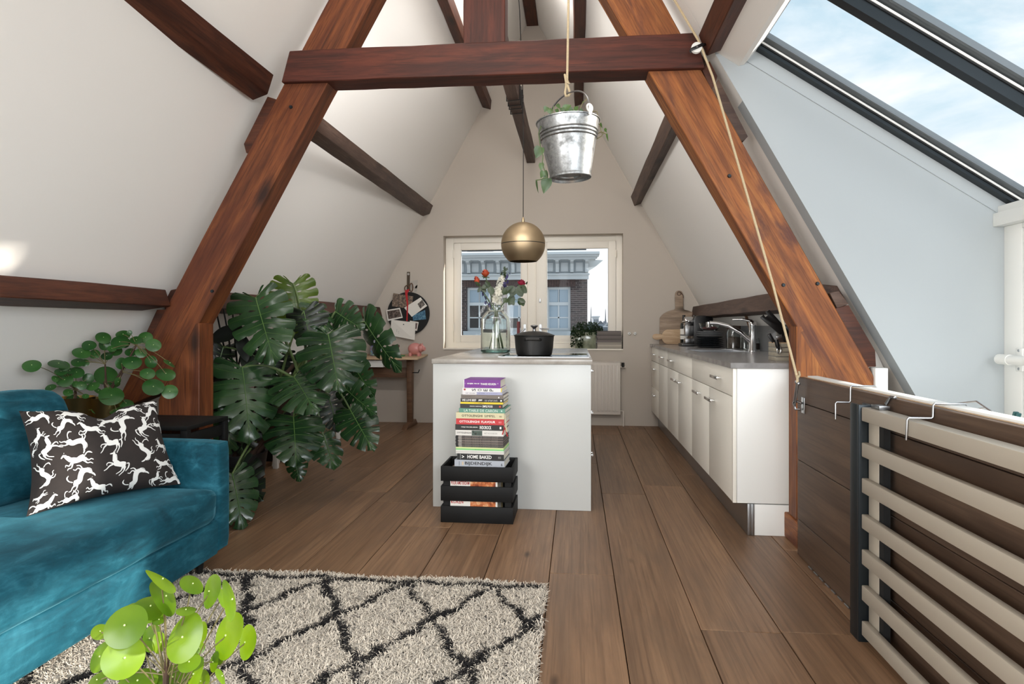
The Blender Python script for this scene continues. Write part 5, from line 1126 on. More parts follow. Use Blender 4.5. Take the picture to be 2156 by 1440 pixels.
for i in range(7):
    x0 = -.716 + i * .0015; y0 = 3.534 + i * .0308; w_ = .27 if i % 2 else .255
    bk = thing('cookbook', 'book standing in the black crate, %s behind the front one' % ['first', 'second', 'third', 'fourth', 'fifth', 'sixth', 'seventh'][i], 'book', (x0 + w_ / 2, y0, .0095), 'books standing in the crate')
    col = [(60, 84, 70), (150, 140, 120), (90, 40, 36), (190, 186, 178), (44, 52, 70), (168, 150, 110), (70, 68, 66)][i]
    MB().box(x0, x0 + w_, y0, y0 + .003, .0095, .303).box(x0, x0 + w_, y0 + .027, y0 + .030, .0095, .303).box(x0, x0 + .003, y0 + .003, y0 + .027, .0095, .303).build('cover', cmat('cover_%d_%d_%d' % col, col), bk)
    MB().box(x0 + .0032, x0 + w_ - .004, y0 + .0032, y0 + .0268, .012, .30).build('pages', m_pages, bk)

# ------------------------------------------------------------------ low black slatted chest behind the sofa, white table under the slope
ch = thing('slatted_chest', 'low black slatted chest between the sofa arm and the truss foot', 'chest', (-2.25, 3.1, 0))
qx0, qx1, qy0, qy1, qz = -2.60, -1.905, 2.90, 3.27, .62
MB().box(qx0, qx1, qy0, qy1, qz - .022, qz).build('top', m_blackwood, ch, bevel=.003)
for x in (qx0, qx1 - .035):
    for y in (qy0, qy1 - .035): MB().box(x, x + .035, y, y + .035, 0, qz - .022).build('leg', m_blackwood, ch, bevel=.002)
for k in range(6):
    z = .52 - k * .085
    MB().box(qx0 + .036, qx1 - .036, qy0 + .01, qy0 + .022, z, z + .06).build('slat', m_blackwood, ch, bevel=.002)
    MB().box(qx1 - .025, qx1 - .012, qy0 + .036, qy1 - .036, z, z + .06).build('side_slat', m_blackwood, ch, bevel=.002)
wtb = thing('white_table', 'narrow white table under the roof slope behind the monstera', 'table', (-2.5, 5.35, 0))
MB().box(-2.64, -2.32, 4.66, 6.05, .70, .73).build('table_top', m_white, wtb, bevel=.003)
for y in (4.70, 6.0):
    for x in (-2.345, -2.60): MB().box(x - .018, x + .018, y - .018, y + .018, 0, .699).build('leg', m_white, wtb, bevel=.002)
tag(MB().prism([(-2.40, 4.76, .0), (-2.35, 4.755, .27), (-2.35, 4.87, .28), (-2.40, 4.88, .0)], (-.012, 0, 0)).build('white_box_file', m_paper, None, bevel=.002), 'white folder standing under the white table', 'folder')
bb = thing('black_bin', 'black storage bin with a lid under the white table', 'bin', (-2.45, 5.1, 0))
MB().hexa([(-2.58, 4.93, 0), (-2.38, 4.93, 0), (-2.38, 5.25, 0), (-2.58, 5.25, 0), (-2.62, 4.9, .34), (-2.36, 4.9, .34), (-2.36, 5.28, .34), (-2.62, 5.28, .34)]).build('bin_body', m_black, bb, bevel=.004)
MB().box(-2.62, -2.355, 4.895, 5.285, .341, .36).build('lid', m_black, bb, bevel=.004)
bpy.data.objects['white_box_file'].location.z += 0

# ------------------------------------------------------------------ galvanised bucket on its rope
QY = 2.90; mq = mpp(1195, QY)
k = NT('galvanised_zinc'); v = k.coord()
vo = k.n('ShaderNodeTexVoronoi', Scale=70.0); k.l(v, vo.inputs['Vector']); sp = k.noise(v, 16, 8, .75)
k.l(k.mix(.55, k.ramp(vo.outputs['Color'], [(.1, (118, 120, 121)), (.9, (168, 170, 171))]), k.ramp(sp, [(.38, (104, 104, 102)), (.55, (170, 172, 173))])), k.p.inputs['Base Color'])
k.p.inputs['Metallic'].default_value = .9; k.l(k.ramp(sp, [(.4, (.5, .5, .5, 1)), (.6, (.27, .27, .27, 1))]), k.p.inputs['Roughness']); k.bump(sp, .15, .003)
m_zinc = k.m
tb, bb_ = at(1195.5, 257, Y=QY), at(1201, 374, Y=QY); axq = (tb - bb_).normalized(); HQ = (tb - bb_).length; RT, RB = 65.5 * mq, 42.5 * mq
bk = thing('zinc_bucket', 'galvanised zinc bucket planter hanging from a rope below the tie beam', 'bucket', bb_)
rr_ = lambda t: RB + (RT - RB) * t
prof = [(RB * .8, .012), (RB * .97, .008), (RB + .002, -.004), (RB + .004, .0), (RB + .003, .006), (rr_(.03), HQ * .05), (rr_(.66), HQ * .66), (rr_(.68) + .005, HQ * .675), (rr_(.70), HQ * .69), (rr_(.72), HQ * .715), (rr_(.74) + .005, HQ * .735), (rr_(.76), HQ * .75), (rr_(.78), HQ * .775), (rr_(.80) + .004, HQ * .79), (rr_(.82), HQ * .81), (rr_(.98), HQ * .98), (RT + .004, HQ * .985), (RT + .005, HQ), (RT, HQ * 1.006), (RT - .003, HQ), (rr_(.75) - .004, HQ * .75), (RB - .004, .016), (0, .016)]
MB().lathe(prof, bb_, 56, axq).lathe([(0, .013), (RB * .5, .013), (RB * .52, .008), (RB * .8, .012)], bb_, 40, axq).build('pail', m_zinc, bk, True)
MB().lathe([(0, HQ * .9), (rr_(.9) - .004, HQ * .9)], bb_, 32, axq).build('soil', M('soil', (40, 30, 24), .95), bk)
tv = (Matrix.Rotation(math.radians(-48), 3, 'Z') @ Vector((1, 0, 0))); tv = (tv - axq * tv.dot(axq)).normalized()
ear = [tb + tv * s * (RT + .004) + axq * .012 for s in (-1, 1)]
for s, e_ in zip((-1, 1), ear): MB().tube([e_ - axq * .022 , e_ + tv * s * .006 + axq * .0, e_ + axq * .022 + tv * s * .002], [.007, .010, .006], 10).tube([e_ + axq * .008 + tv.cross(axq) * .016 * math.cos(a) + axq * .016 * math.sin(a) for a in [2 * PI * i / 12 for i in range(13)]], .0045, 6).build('ear', m_white if s > 0 else m_zinc, bk, True)
apex = at(1195, 197, Y=QY); hpts = []
for i in range(25):
    a = PI * i / 24; hpts.append(tb + axq * .012 + tv * (-math.cos(a)) * (RT + .004) + (apex - tb - axq * .012) * (math.sin(a) ** .8))
MB().tube(hpts, .0038, 8).build('handle', m_steel, bk, True)
tag(MB().tube([apex + Vector((-.008, 0, -.012)), apex + Vector((.004, -.01, -.014)), apex + Vector((.012, 0, 0)), at(1195, 180, Y=QY), at(1194, 170, Y=QY), at(1195, 120, Y=QY), at(1197, 0, Y=QY), at(1199, -140, Y=QY), (at(1199, -140, Y=QY).x, QY, 3.83)], .0055, 8).tube([apex + Vector((-.008, 0, -.012)), apex + Vector((-.012, 0, .005)), at(1192, 180, Y=QY), at(1191, 168, Y=QY - .01), at(1189, 157, Y=QY)], .005, 8).tube([at(1190, 172, Y=QY - .008), at(1198, 175, Y=QY - .008), at(1191, 178, Y=QY + .005), at(1197, 170, Y=QY)], .005, 6).build('bucket_rope', m_rope, None, True), 'thin hemp rope with a knot holding the zinc bucket', 'rope')
# ------------------------------------------------------------------ plants
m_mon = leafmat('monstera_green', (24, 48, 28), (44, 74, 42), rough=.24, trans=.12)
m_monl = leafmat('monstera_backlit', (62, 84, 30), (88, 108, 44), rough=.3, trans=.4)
m_vein = leafmat('leaf_vein', (70, 104, 52), (92, 124, 64), rough=.4, trans=.1)
m_stem = M('green_stem', (74, 92, 48), .5, var=.2)
m_bstem = M('brown_stem', (66, 46, 34), .8, var=.3, vscale=30)
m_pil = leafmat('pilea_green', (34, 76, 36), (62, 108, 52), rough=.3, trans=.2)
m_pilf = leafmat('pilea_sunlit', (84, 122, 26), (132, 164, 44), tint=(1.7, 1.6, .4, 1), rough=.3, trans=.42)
m_pstem = M('pilea_stem', (104, 96, 62), .6)
m_dot = M('pale_leaf_dot', (200, 214, 150), .4)
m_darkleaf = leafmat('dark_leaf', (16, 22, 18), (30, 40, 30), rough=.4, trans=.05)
m_pot = M('dark_pot', (22, 22, 23), .5, var=.4, vscale=90)

rp = random.Random(21)
MARG = [(.05, -.03), (.22, -.20), (.42, -.17), (.52, .04), (.53, .28), (.46, .52), (.34, .74), (.17, .92), (0, 1.0)]
def marg(s):
    t = min(max(s, 0), .99999) * (len(MARG) - 1); i = int(t); f = t - i
    p = [MARG[max(i - 1, 0)], MARG[i], MARG[i + 1], MARG[min(i + 2, len(MARG) - 1)]]
    return tuple(.5 * (2 * p[1][k] + (p[2][k] - p[0][k]) * f + (2 * p[0][k] - 5 * p[1][k] + 4 * p[2][k] - p[3][k]) * f * f + (3 * p[1][k] - p[0][k] - 3 * p[2][k] + p[3][k]) * f ** 3) for k in (0, 1))
def sst(a, b, x): x = min(max((x - a) / (b - a), 0), 1); return x * x * (3 - 2 * x)
def frame(J, T, roll=0, face=.75):
    yv = (T - J).normalized(); cam_v = (Vector((0, 0, EYE)) - J).normalized()
    n = (cam_v * face + Vector((0, 0, 1)) * (1 - face)); n = (n - yv * n.dot(yv)).normalized()
    xv = yv.cross(n).normalized(); R = Matrix.Rotation(math.radians(roll), 3, yv)
    return R @ xv, yv, R @ n
def monstera_leaf(par, J, T, W, mat, roll=0, droop=.12, face=.75, nl=7, cut=.5, seed=0, petiole=None):
    r_ = random.Random(seed); L = (T - J).length; xv, yv, nv = frame(J, T, roll, face); m_ = MB(); vein = MB()
    cuts = [0.0] + sorted(min(max((k + 1) / nl + r_.uniform(-.02, .02), .05), .97) for k in range(nl - 1)) + [1.0]
    def P3(s, r, side, hump):
        mx, my = marg(s); by = max(0, (s - .2) / .8) * .86
        x = mx * r * W; y = (by * (1 - r) + my * r + .05 * r * (1 - r)) * L
        z = hump - droop * L * (y / L) ** 2 * .9 - .35 * x * x / W - .16 * x * abs(math.sin(s * 3)) * r
        return J + xv * (x * side) + yv * y + nv * z
    for side in (-1, 1):
        for k in range(nl):
            a, b_ = cuts[k], cuts[k + 1]; c = (a + b_) / 2; r0 = cut + r_.uniform(-.1, .2); gp = .18 + r_.uniform(-.06, .12); hole = r_.random() < .75; bend = r_.uniform(-.09, .03); nr, ns = 12, 4; vs = []
            for i in range(nr + 1):
                r = i / nr
                for j in range(ns + 1):
                    q = j / ns * 2 - 1; rr2 = r * (1 - .05 * abs(q) ** 3 * sst(.3, 1, r) - .02)
                    g = 0
                    if (k > 0 or q > 0) and (k < nl - 1 or q < 0):
                        g = gp * sst(r0, r0 + .12, r)
                    if hole: g = max(g, .24 * max(0, math.sin((r - .14) / .16 * PI)) if .14 < r < .30 else 0)
                    if k == 0 and q < 0: g = 0
                    if k == nl - 1 and q > 0: g = 0
                    s = c + (b_ - a) / 2 * q * (1 - g)
                    vs.append(P3(s, rr2, side, (.016 + .03 * r) * W * (1 - q * q) * r + bend * W * r * r))
            m_.add(vs, [(i * (ns + 1) + j, i * (ns + 1) + j + 1, (i + 1) * (ns + 1) + j + 1, (i + 1) * (ns + 1) + j) for i in range(nr) for j in range(ns)])
            tp = [P3(c, r * .97, side, (.016 + .03 * r) * W * r + bend * W * r * r + .0012) for r in (.02, .2, .4, .6, .8, .93)]
            vein.tube(tp, [.0012, .001, .0008, .0007, .0005, .0003], 4, False)
    mid = [J + yv * (t * L) + nv * (-droop * L * t * t * .9 + .0015) for t in [i / 10 for i in range(11)]]
    vein.tube(mid, [.0032 * (1 - .8 * i / 10) for i in range(11)], 5)
    o = m_.build('leaf', mat, par, True, weld=True)
    vein.build('midrib', m_vein, o, True)
    if petiole:
        MB().tube(petiole, [.011 - .005 * i / (len(petiole) - 1) for i in range(len(petiole))], 7).build('petiole', m_stem, o, True)
    return o
def bez(a, b, c, n=9): return [a * (1 - t) ** 2 + b * 2 * t * (1 - t) + c * t * t for t in [i / (n - 1) for i in range(n)]]

mon = thing('monstera', 'big glossy monstera with split leaves standing behind the sofa arm', 'plant', (-2.17, 3.86, 0))
MB().lathe([(0, 0), (.12, 0), (.13, .01), (.165, .27), (.17, .30), (.155, .30), (.15, .27), (0, .26)], (-2.17, 3.86, 0), 32).build('pot', m_pot, mon, True)
MB().lathe([(0, .262), (.148, .262)], (-2.17, 3.86, 0), 24).build('soil', M('dark_soil', (34, 26, 20), .95) , mon)
crown = Vector((-1.86, 3.98, .86))
for a, b_, c in ((Vector((-2.2, 3.86, .26)), Vector((-2.1, 3.95, .6)), crown), (Vector((-2.13, 3.88, .26)), Vector((-1.8, 4.0, .5)), Vector((-1.66, 4.05, .8))), (Vector((-2.15, 3.83, .26)), Vector((-2.15, 4.0, .7)), Vector((-1.98, 3.95, 1.05))), (Vector((-2.1, 3.83, .26)), Vector((-1.75, 3.9, .75)), Vector((-1.72, 4.0, 1.02)))):
    MB().tube([p + Vector((0, rp.uniform(-.008, .008), rp.uniform(-.006, .006))) for p in bez(a, b_, c, 12)], [.022 - .009 * i / 11 for i in range(12)], 9).build('stem', m_bstem, mon, True)
# (joint px, tip px, width px, depth of joint, depth of tip, roll, light?, root of petiole)
ML = [((538, 627), (577, 762), 128, 3.80, 3.62, 8, 0), ((617, 597), (628, 702), 96, 4.15, 4.10, 0, 1), ((510, 773), (529, 916), 146, 3.66, 3.42, -6, 0), ((691, 704), (714, 822), 140, 3.80, 3.60, 4, 0),
      ((664, 644), (692, 694), 74, 4.10, 4.0, -30, 2), ((706, 656), (757, 690), 70, 4.2, 4.1, 25, 2), ((768, 677), (836, 786), 74, 4.25, 4.1, 52, 2), ((619, 794), (662, 856), 118, 3.72, 3.5, -4, 0),
      ((618, 878), (624, 972), 120, 3.72, 3.5, 0, 0), ((680, 915), (706, 986), 76, 3.95, 3.8, -20, 0), ((737, 862), (782, 942), 84, 4.05, 3.85, 10, 0), ((489, 998), (514, 1106), 98, 3.36, 3.22, -10, 0),
      ((500, 985), (548, 1052), 80, 3.62, 3.5, 30, 3), ((620, 962), (629, 1014), 46, 3.9, 3.85, 20, 0), ((492, 856), (478, 958), 92, 3.60, 3.5, -12, 0), ((727, 818), (786, 872), 64, 4.15, 4.0, 35, 0),
      ((640, 655), (655, 730), 86, 4.0, 3.95, 20, 3), ((588, 745), (560, 830), 92, 4.05, 3.95, -20, 3), ((660, 760), (640, 850), 90, 4.15, 4.1, 15, 3), ((560, 850), (575, 950), 86, 3.98, 3.9, 10, 3), ((690, 830), (715, 905), 84, 4.2, 4.1, -10, 3), ((470, 730), (452, 800), 70, 3.9, 3.85, -30, 3), ((745, 770), (782, 836), 60, 4.2, 4.1, 40, 2), ((520, 880), (500, 960), 76, 3.7, 3.65, 25, 3), ((455, 870), (462, 950), 62, 3.7, 3.62, 0, 3)]
for i, (j, t, wpx, yj, yt_, roll, kind) in enumerate(ML):
    J, T = at(*j, Y=yj), at(*t, Y=yt_)
    root = crown + Vector((rp.uniform(-.14, .14), rp.uniform(-.05, .05), rp.uniform(-.25, .12)))
    mid_ = (root + J) / 2 + Vector((0, .03, .10 + .12 * abs(J.z - root.z)))
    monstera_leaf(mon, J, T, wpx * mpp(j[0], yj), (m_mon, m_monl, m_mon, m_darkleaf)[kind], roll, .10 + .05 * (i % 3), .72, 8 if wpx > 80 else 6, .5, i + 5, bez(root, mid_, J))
# dark strappy plant in the shade behind the truss post
dp = thing('dark_houseplant', 'dark shaded houseplant with thin black stems behind the left truss post', 'plant', (-2.42, 4.35, 0))
MB().lathe([(0, 0), (.10, 0), (.135, .24), (.12, .24), (.11, .2), (0, .2)], (-2.42, 4.35, 0), 24).build('pot', m_pot, dp, True)
for (u, v), (u2, v2) in (((452, 640), (485, 790)), ((470, 648), (500, 800)), ((488, 640), (503, 810)), ((505, 652), (515, 790)), ((520, 700), (478, 830)), ((440, 720), (490, 830)), ((530, 730), (500, 830)), ((446, 770), (486, 850))):
    A, B_ = at(u, v, Y=3.84), at(u2, v2, Y=4.0)
    MB().tube(bez(Vector((-2.42 + rp.uniform(-.04, .04), 4.35, .2)), B_, A, 10), [.009 - .004 * i / 9 for i in range(10)], 6).build('stem', m_black, dp, True)
def blade(par, A, B_, wd, mat, roll=0, name='leaf', droop=.1):
    L = (B_ - A).length; xv, yv, nv = frame(A, B_, roll, .7); m_ = MB(); vs = []
    for i in range(13):
        t = i / 12; w_ = wd * .5 * math.sin(PI * min(1, t * .98 + .02)) ** .75
        for q in (-1, -.5, 0, .5, 1): vs.append(A + yv * (t * L) + xv * (q * w_) + nv * (-droop * L * t * t + .18 * abs(q) * w_))
    m_.add(vs, [(5 * i + j, 5 * i + j + 1, 5 * i + j + 6, 5 * i + j + 5) for i in range(12) for j in range(4)])
    return m_.build(name, mat, par, True)
for (a, b_, w_) in (((512, 690), (438, 716), 30), ((505, 700), (520, 760), 26), ((452, 752), (440, 800), 34), ((470, 770), (445, 850), 40), ((500, 800), (520, 870), 36), ((460, 820), (440, 880), 40), ((488, 830), (470, 910), 44), ((510, 740), (545, 800), 30)):
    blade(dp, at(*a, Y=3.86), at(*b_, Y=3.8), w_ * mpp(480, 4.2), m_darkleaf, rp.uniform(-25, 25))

def round_leaf(par, px_, py_, w_, h_, rot, Y, mat, root, pm, dot=True, tw=.0028):
    s = mpp(px_, Y); Cn = at(px_, py_, Y=Y); away = ray(px_, py_).normalized()
    right = away.cross(Vector((0, 0, 1))).normalized(); up = right.cross(away).normalized()
    a = math.radians(rot); e1 = right * math.cos(a) - up * math.sin(a); e2 = right * math.sin(a) + up * math.cos(a)
    if e2.dot(up) < 0: e2 = -e2; e1 = -e1
    A_, B_ = w_ / 2 * s, h_ / 2 * s
    if A_ >= B_: k_ = B_ / A_; r = A_; f1 = e1; f2 = e2 * k_ + away * math.sqrt(1 - k_ * k_)
    else:
        k_ = A_ / B_; r = B_; f2 = e2; f1 = e1 * k_ + away * math.sqrt(1 - k_ * k_) * (1 if (Cn.x < root.x) else -1)
    nn = f1.cross(f2).normalized()
    if nn.dot(away) > 0: nn = -nn
    m_ = MB(); n_ = 24; vs = [Cn + nn * .0]; rings = (.3, .6, .85, 1.0)
    for q in rings:
        for i in range(n_):
            t = 2 * PI * i / n_; rad = r * q * (1 + .025 * math.sin(2 * t + px_))
            vs.append(Cn + f1 * rad * math.cos(t) + f2 * rad * math.sin(t) - nn * (r * .14 * q * q) + nn * (r * .05 * q * math.sin(2 * t + py_)))
    fs = [(0, 1 + i, 1 + (i + 1) % n_) for i in range(n_)] + [(1 + q * n_ + i, 1 + (q + 1) * n_ + i, 1 + (q + 1) * n_ + (i + 1) % n_, 1 + q * n_ + (i + 1) % n_) for q in range(3) for i in range(n_)]
    m_.add(vs, fs); o = m_.build('leaf', mat, par, True)
    off = Cn + f2 * r * .12
    mid_ = root.lerp(off, .55) + Vector((0, 0, .12 * (off - root).length)) - away * -.01
    MB().tube(bez(root, mid_, Cn - nn * .003, 9), tw, 6).build('petiole', pm, o, True)
    if dot: MB().ball(Cn + nn * .0008, (r * .035 + .0006,) * 3, 8, 5).build('leaf_dot', m_dot, o, True)
    return o
# the two pilea plants on the black chest
PA = [(220, 530, 205, 150, -10, 0), (560, 508, 230, 100, 12, 0), (590, 610, 140, 90, 0, 0), (635, 715, 190, 165, 0, 0), (785, 620, 175, 140, 0, 0), (520, 702, 90, 70, 50, 0), (457, 808, 125, 75, -20, 0), (745, 962, 160, 125, 10, 0), (935, 700, 130, 130, 0, 0), (850, 785, 120, 110, 30, 0),
      (990, 790, 150, 100, -20, 0), (680, 872, 110, 90, 10, 0), (900, 920, 80, 60, 0, 0), (1060, 850, 100, 60, 40, 0), (700, 600, 110, 80, 0, 0), (630, 540, 130, 120, 20, 0), (1075, 1072, 175, 150, 0, 0), (780, 770, 90, 80, 20, 0)]
PBl = [(805, 490, 150, 110, 0), (890, 500, 100, 95, 0), (848, 368, 198, 140, 10), (945, 275, 162, 122, 0), (1015, 390, 125, 115, 0), (1125, 180, 180, 140, 20), (1135, 275, 130, 140, 0), (1165, 410, 135, 95, -10), (1280, 345, 150, 120, 0), (1330, 237, 200, 165, -10), (1372, 140, 160, 112, 0), (1455, 120, 60, 60, 30), (1540, 210, 150, 95, 0),
       (1655, 178, 170, 140, 0), (1755, 275, 178, 165, 0), (1600, 375, 132, 120, 15), (1465, 365, 130, 100, 0), (1487, 490, 212, 168, 0), (1355, 510, 130, 148, 0), (1157, 655, 262, 230, 0), (1225, 910, 272, 240, 0), (1720, 490, 140, 160, 0), (1680, 632, 172, 140, 0), (1962, 503, 160, 46, 38), (1912, 636, 230, 152, 10), (1754, 800, 245, 212, 0),
       (1962, 862, 190, 178, 20), (1410, 1010, 175, 120, 15), (1285, 1092, 160, 70, -20), (1205, 1082, 120, 110, 0), (1260, 760, 130, 100, 0), (1310, 740, 70, 110, 20), (1400, 250, 120, 130, 0), (1230, 320, 100, 80, 0)]
cvt = lambda x, y: (30 + x * .16698, 680 + y * .16698)
for nm, lab, lst, (bu, bv), Y0, pm in (('pilea_plant', 'round-leaved pilea in the brass pot, nearest the sofa back', PA, (770, 885), 2.98, 0), ('pilea_plant', 'taller round-leaved pilea beside the left truss rafter', PBl, (1165, 890), 3.06, 1)):
    rt = at(*cvt(bu, bv), Y=Y0 + .02)
    p_ = thing(nm, lab, 'plant', (rt.x, Y0 + .02, qz)); top = rt.z - .02
    mt = M('brass_pot', (196, 168, 112), .32, 1) if pm == 0 else bpy.data.materials['brass_pot']
    r0 = .088 if pm == 0 else .08
    MB().lathe([(0, 0), (r0 * .86, 0), (r0 * .9, .006), (r0, top - qz - .004), (r0 + .003, top - qz), (r0 - .004, top - qz), (r0 * .86, .01), (0, .01)], (rt.x, Y0 + .02, qz + .0005), 28).build('pot', mt, p_, True)
    MB().lathe([(0, top - qz - .015), (r0 - .005, top - qz - .015)], (rt.x, Y0 + .02, qz), 20).build('soil', bpy.data.materials['dark_soil'], p_)
    st = [Vector((rt.x, Y0 + .02, top - .015)), rt, at(*cvt(bu + (0 if pm == 0 else -30), bv - (40 if pm == 0 else 150)), Y=Y0)]
    tops = [st[2]]
    MB().tube(st, [.008, .007, .005], 8).build('stem', m_bstem, p_, True)
    if pm == 1:
        for q in ((1145, 520), (1370, 620), (1540, 280)):
            tp = at(*cvt(*q), Y=Y0 - .02); tops.append(tp); MB().tube(bez(rt, (rt + tp) / 2 + Vector((0, 0, -.02)), tp, 7), [.007, .0065, .006, .0055, .005, .0045, .004], 7).build('stem', m_bstem, p_, True)
    for i, L_ in enumerate(lst):
        u, v = cvt(L_[0], L_[1]); Y = Y0 + ((i * 37) % 11 - 5) * .012
        while at(u, v, Y=Y).x < rl(at(u, v, Y=Y).z) + .06 + L_[2] * .00005: Y -= .02
        r_ = min(tops, key=lambda t: (t - at(u, v, Y=Y)).length)
        round_leaf(p_, u, v, L_[2] * .16698, L_[3] * .16698, L_[4], Y, m_pil, r_, m_pstem, tw=.0016)
# the sunlit pilea in the foreground, on a small side table
FP = [(1010, 205, 400, 100, 44), (1045, 395, 440, 190, 62), (1345, 258, 275, 165, 36), (1530, 340, 350, 165, 104), (1690, 400, 260, 90, 68), (1775, 430, 460, 115, 80), (1235, 848, 510, 340, 110), (1712, 830, 500, 255, 106), (1925, 905, 355, 172, 98), (593, 718, 470, 395, -48), (880, 505, 350, 245, 10), (645, 535, 200, 110, -20),
      (320, 785, 180, 160, 0), (590, 1078, 440, 420, 90), (320, 1062, 330, 190, 118), (285, 1322, 220, 130, -35), (735, 1330, 395, 270, 0), (1122, 1292, 385, 280, 10), (1305, 1122, 230, 195, -20), (1358, 1255, 350, 130, 106), (1435, 1335, 160, 230, 0), (872, 862, 275, 180, 100), (1270, 545, 200, 95, 5), (1425, 800, 120, 230, 10), (1572, 1122, 210, 85, 100), (1640, 1030, 230, 120, 100),
      (1665, 1280, 190, 70, 65), (970, 655, 130, 100, 0), (985, 905, 140, 220, 0), (1420, 970, 120, 115, 0), (860, 640, 140, 80, -10), (1000, 1480, 380, 260, 0), (640, 1520, 340, 240, -20), (1320, 1500, 320, 220, 15)]
cv2 = lambda x, y: (150 + x * .19017, 1180 + y * .19017)
Y0 = 1.07; rt = at(*cv2(1060, 1250), Y=Y0)
fp = thing('pilea_plant', 'sunlit bright green pilea in the foreground before the sofa', 'plant', (rt.x, Y0, .30))
MB().lathe([(0, 0), (.05, 0), (.052, .004), (.066, .115), (.068, .12), (.062, .12), (.05, .01), (0, .01)], (rt.x, Y0, .3005), 28).build('pot', m_white, fp, True)
MB().lathe([(0, .105), (.06, .105)], (rt.x, Y0, .3005), 20).build('soil', bpy.data.materials['dark_soil'], fp)
tpf = at(*cv2(1060, 1090), Y=Y0)
MB().tube([(rt.x, Y0, .40), (rt.x - .003, Y0, (.40 + tpf.z) / 2), tpf], [.006, .0055, .004], 8).build('stem', m_bstem, fp, True)
for i, L_ in enumerate(FP):
    u, v = cv2(L_[0], L_[1]); Y = Y0 + ((i * 29) % 13 - 6) * .011 + (-.03 if i in (6, 9, 13, 16, 17) else .02)
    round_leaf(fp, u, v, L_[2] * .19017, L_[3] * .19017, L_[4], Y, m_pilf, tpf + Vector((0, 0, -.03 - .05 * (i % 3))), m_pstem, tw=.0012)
sd = thing('side_table', 'small round side table under the foreground pilea', 'table', (rt.x, Y0, 0))
MB().lathe([(0, .28), (.15, .28), (.155, .29), (.15, .30), (0, .30)], (rt.x, Y0, 0), 40).build('table_top', m_beech, sd, True)
for k in range(3):
    a = 2 * PI * k / 3 + .4; MB().tube([(rt.x + .1 * math.cos(a), Y0 + .1 * math.sin(a), .28), (rt.x + .15 * math.cos(a), Y0 + .15 * math.sin(a), .03)], [.013, .009], 8).build('leg', m_black, sd, True)

# trailing plant in the bucket
tr = thing('trailing_pothos', 'trailing pothos growing out of the zinc bucket', 'plant', tb - axq * .03)
m_poth = leafmat('pothos_green', (40, 66, 34), (84, 112, 62), rough=.35, trans=.15)
def heart(par, C_, T_, wd, mat, roll=0):
    L = (T_ - C_).length; xv, yv, nv = frame(C_, T_, roll, .8); m_ = MB(); vs = []
    pr = [(0, .02), (.06, .34), (.2, .5), (.4, .48), (.6, .36), (.8, .2), (1, .01)]
    for i, (t, w_) in enumerate(pr):
        for q in (-1, -.5, 0, .5, 1): vs.append(C_ + yv * ((t - (.10 if abs(q) == 1 and i in (1,) else 0)) * L) + xv * (q * w_ * wd) + nv * (-.12 * L * t * t + .14 * abs(q) * w_ * wd))
    m_.add(vs, [(5 * i + j, 5 * i + j + 1, 5 * i + j + 6, 5 * i + j + 5) for i in range(6) for j in range(4)])
    return m_.build('leaf', mat, par, True)
cb_ = lambda x, y: (1090 + x * .18755, 150 + y * .1875)
for a, b_, w_, dy, rl_ in (((330, 445), (300, 500), 70, .0, 0), ((350, 470), (375, 525), 60, -.05, 20), ((440, 415), (480, 465), 50, .0, -20), ((520, 480), (600, 420), 95, -.06, 0), ((500, 455), (505, 510), 55, -.08, 10), ((660, 440), (650, 505), 60, -.06, 30), ((690, 480), (745, 505), 50, -.05, 0), ((430, 470), (460, 520), 50, -.07, -30),
                           ((255, 850), (205, 975), 118, -.06, 0), ((268, 1030), (262, 1120), 62, -.05, 10), ((300, 1120), (330, 1230), 70, -.02, 20), ((290, 1120), (260, 1200), 66, -.06, -15), ((335, 1200), (290, 1370), 122, -.07, 0), ((210, 1220), (220, 1370), 30, -.05, 50), ((980, 640), (995, 690), 34, -.02, 40), ((1000, 700), (1010, 790), 30, -.02, 50), ((930, 580), (945, 640), 26, 0, 40), ((620, 470), (560, 500), 60, -.09, 0), ((745, 380), (715, 420), 26, 0, 30)):
    lf_ = Vector((0, 0, .018 if a[1] < 520 and a[0] < 800 else 0)); heart(tr, at(*cb_(*a), Y=QY + dy) + lf_, at(*cb_(*b_), Y=QY + dy) + lf_, w_ * .1875 * mq, m_poth, rl_)
for pts in ([(300, 500), (235, 700), (255, 850), (285, 950), (275, 1030), (300, 1110), (330, 1200)], [(330, 1190), (260, 1215), (205, 1225)], [(800, 470), (870, 560), (920, 600), (945, 700), (1000, 650)], [(840, 450), (890, 450), (905, 520), (900, 590)], [(850, 720), (940, 680), (1000, 710)], [(870, 770), (940, 730), (960, 700)], [(690, 440), (720, 370), (775, 310)], [(390, 470), (405, 390)], [(400, 450), (360, 430)]):
    pp = [at(*cb_(*q), Y=QY - (.11 if q[0] < 700 and q[1] > 600 else .0)) for q in pts]
    MB().tube(pp, .0022, 6).build('vine', m_pstem if pts[0][0] > 600 else m_stem, tr, True)

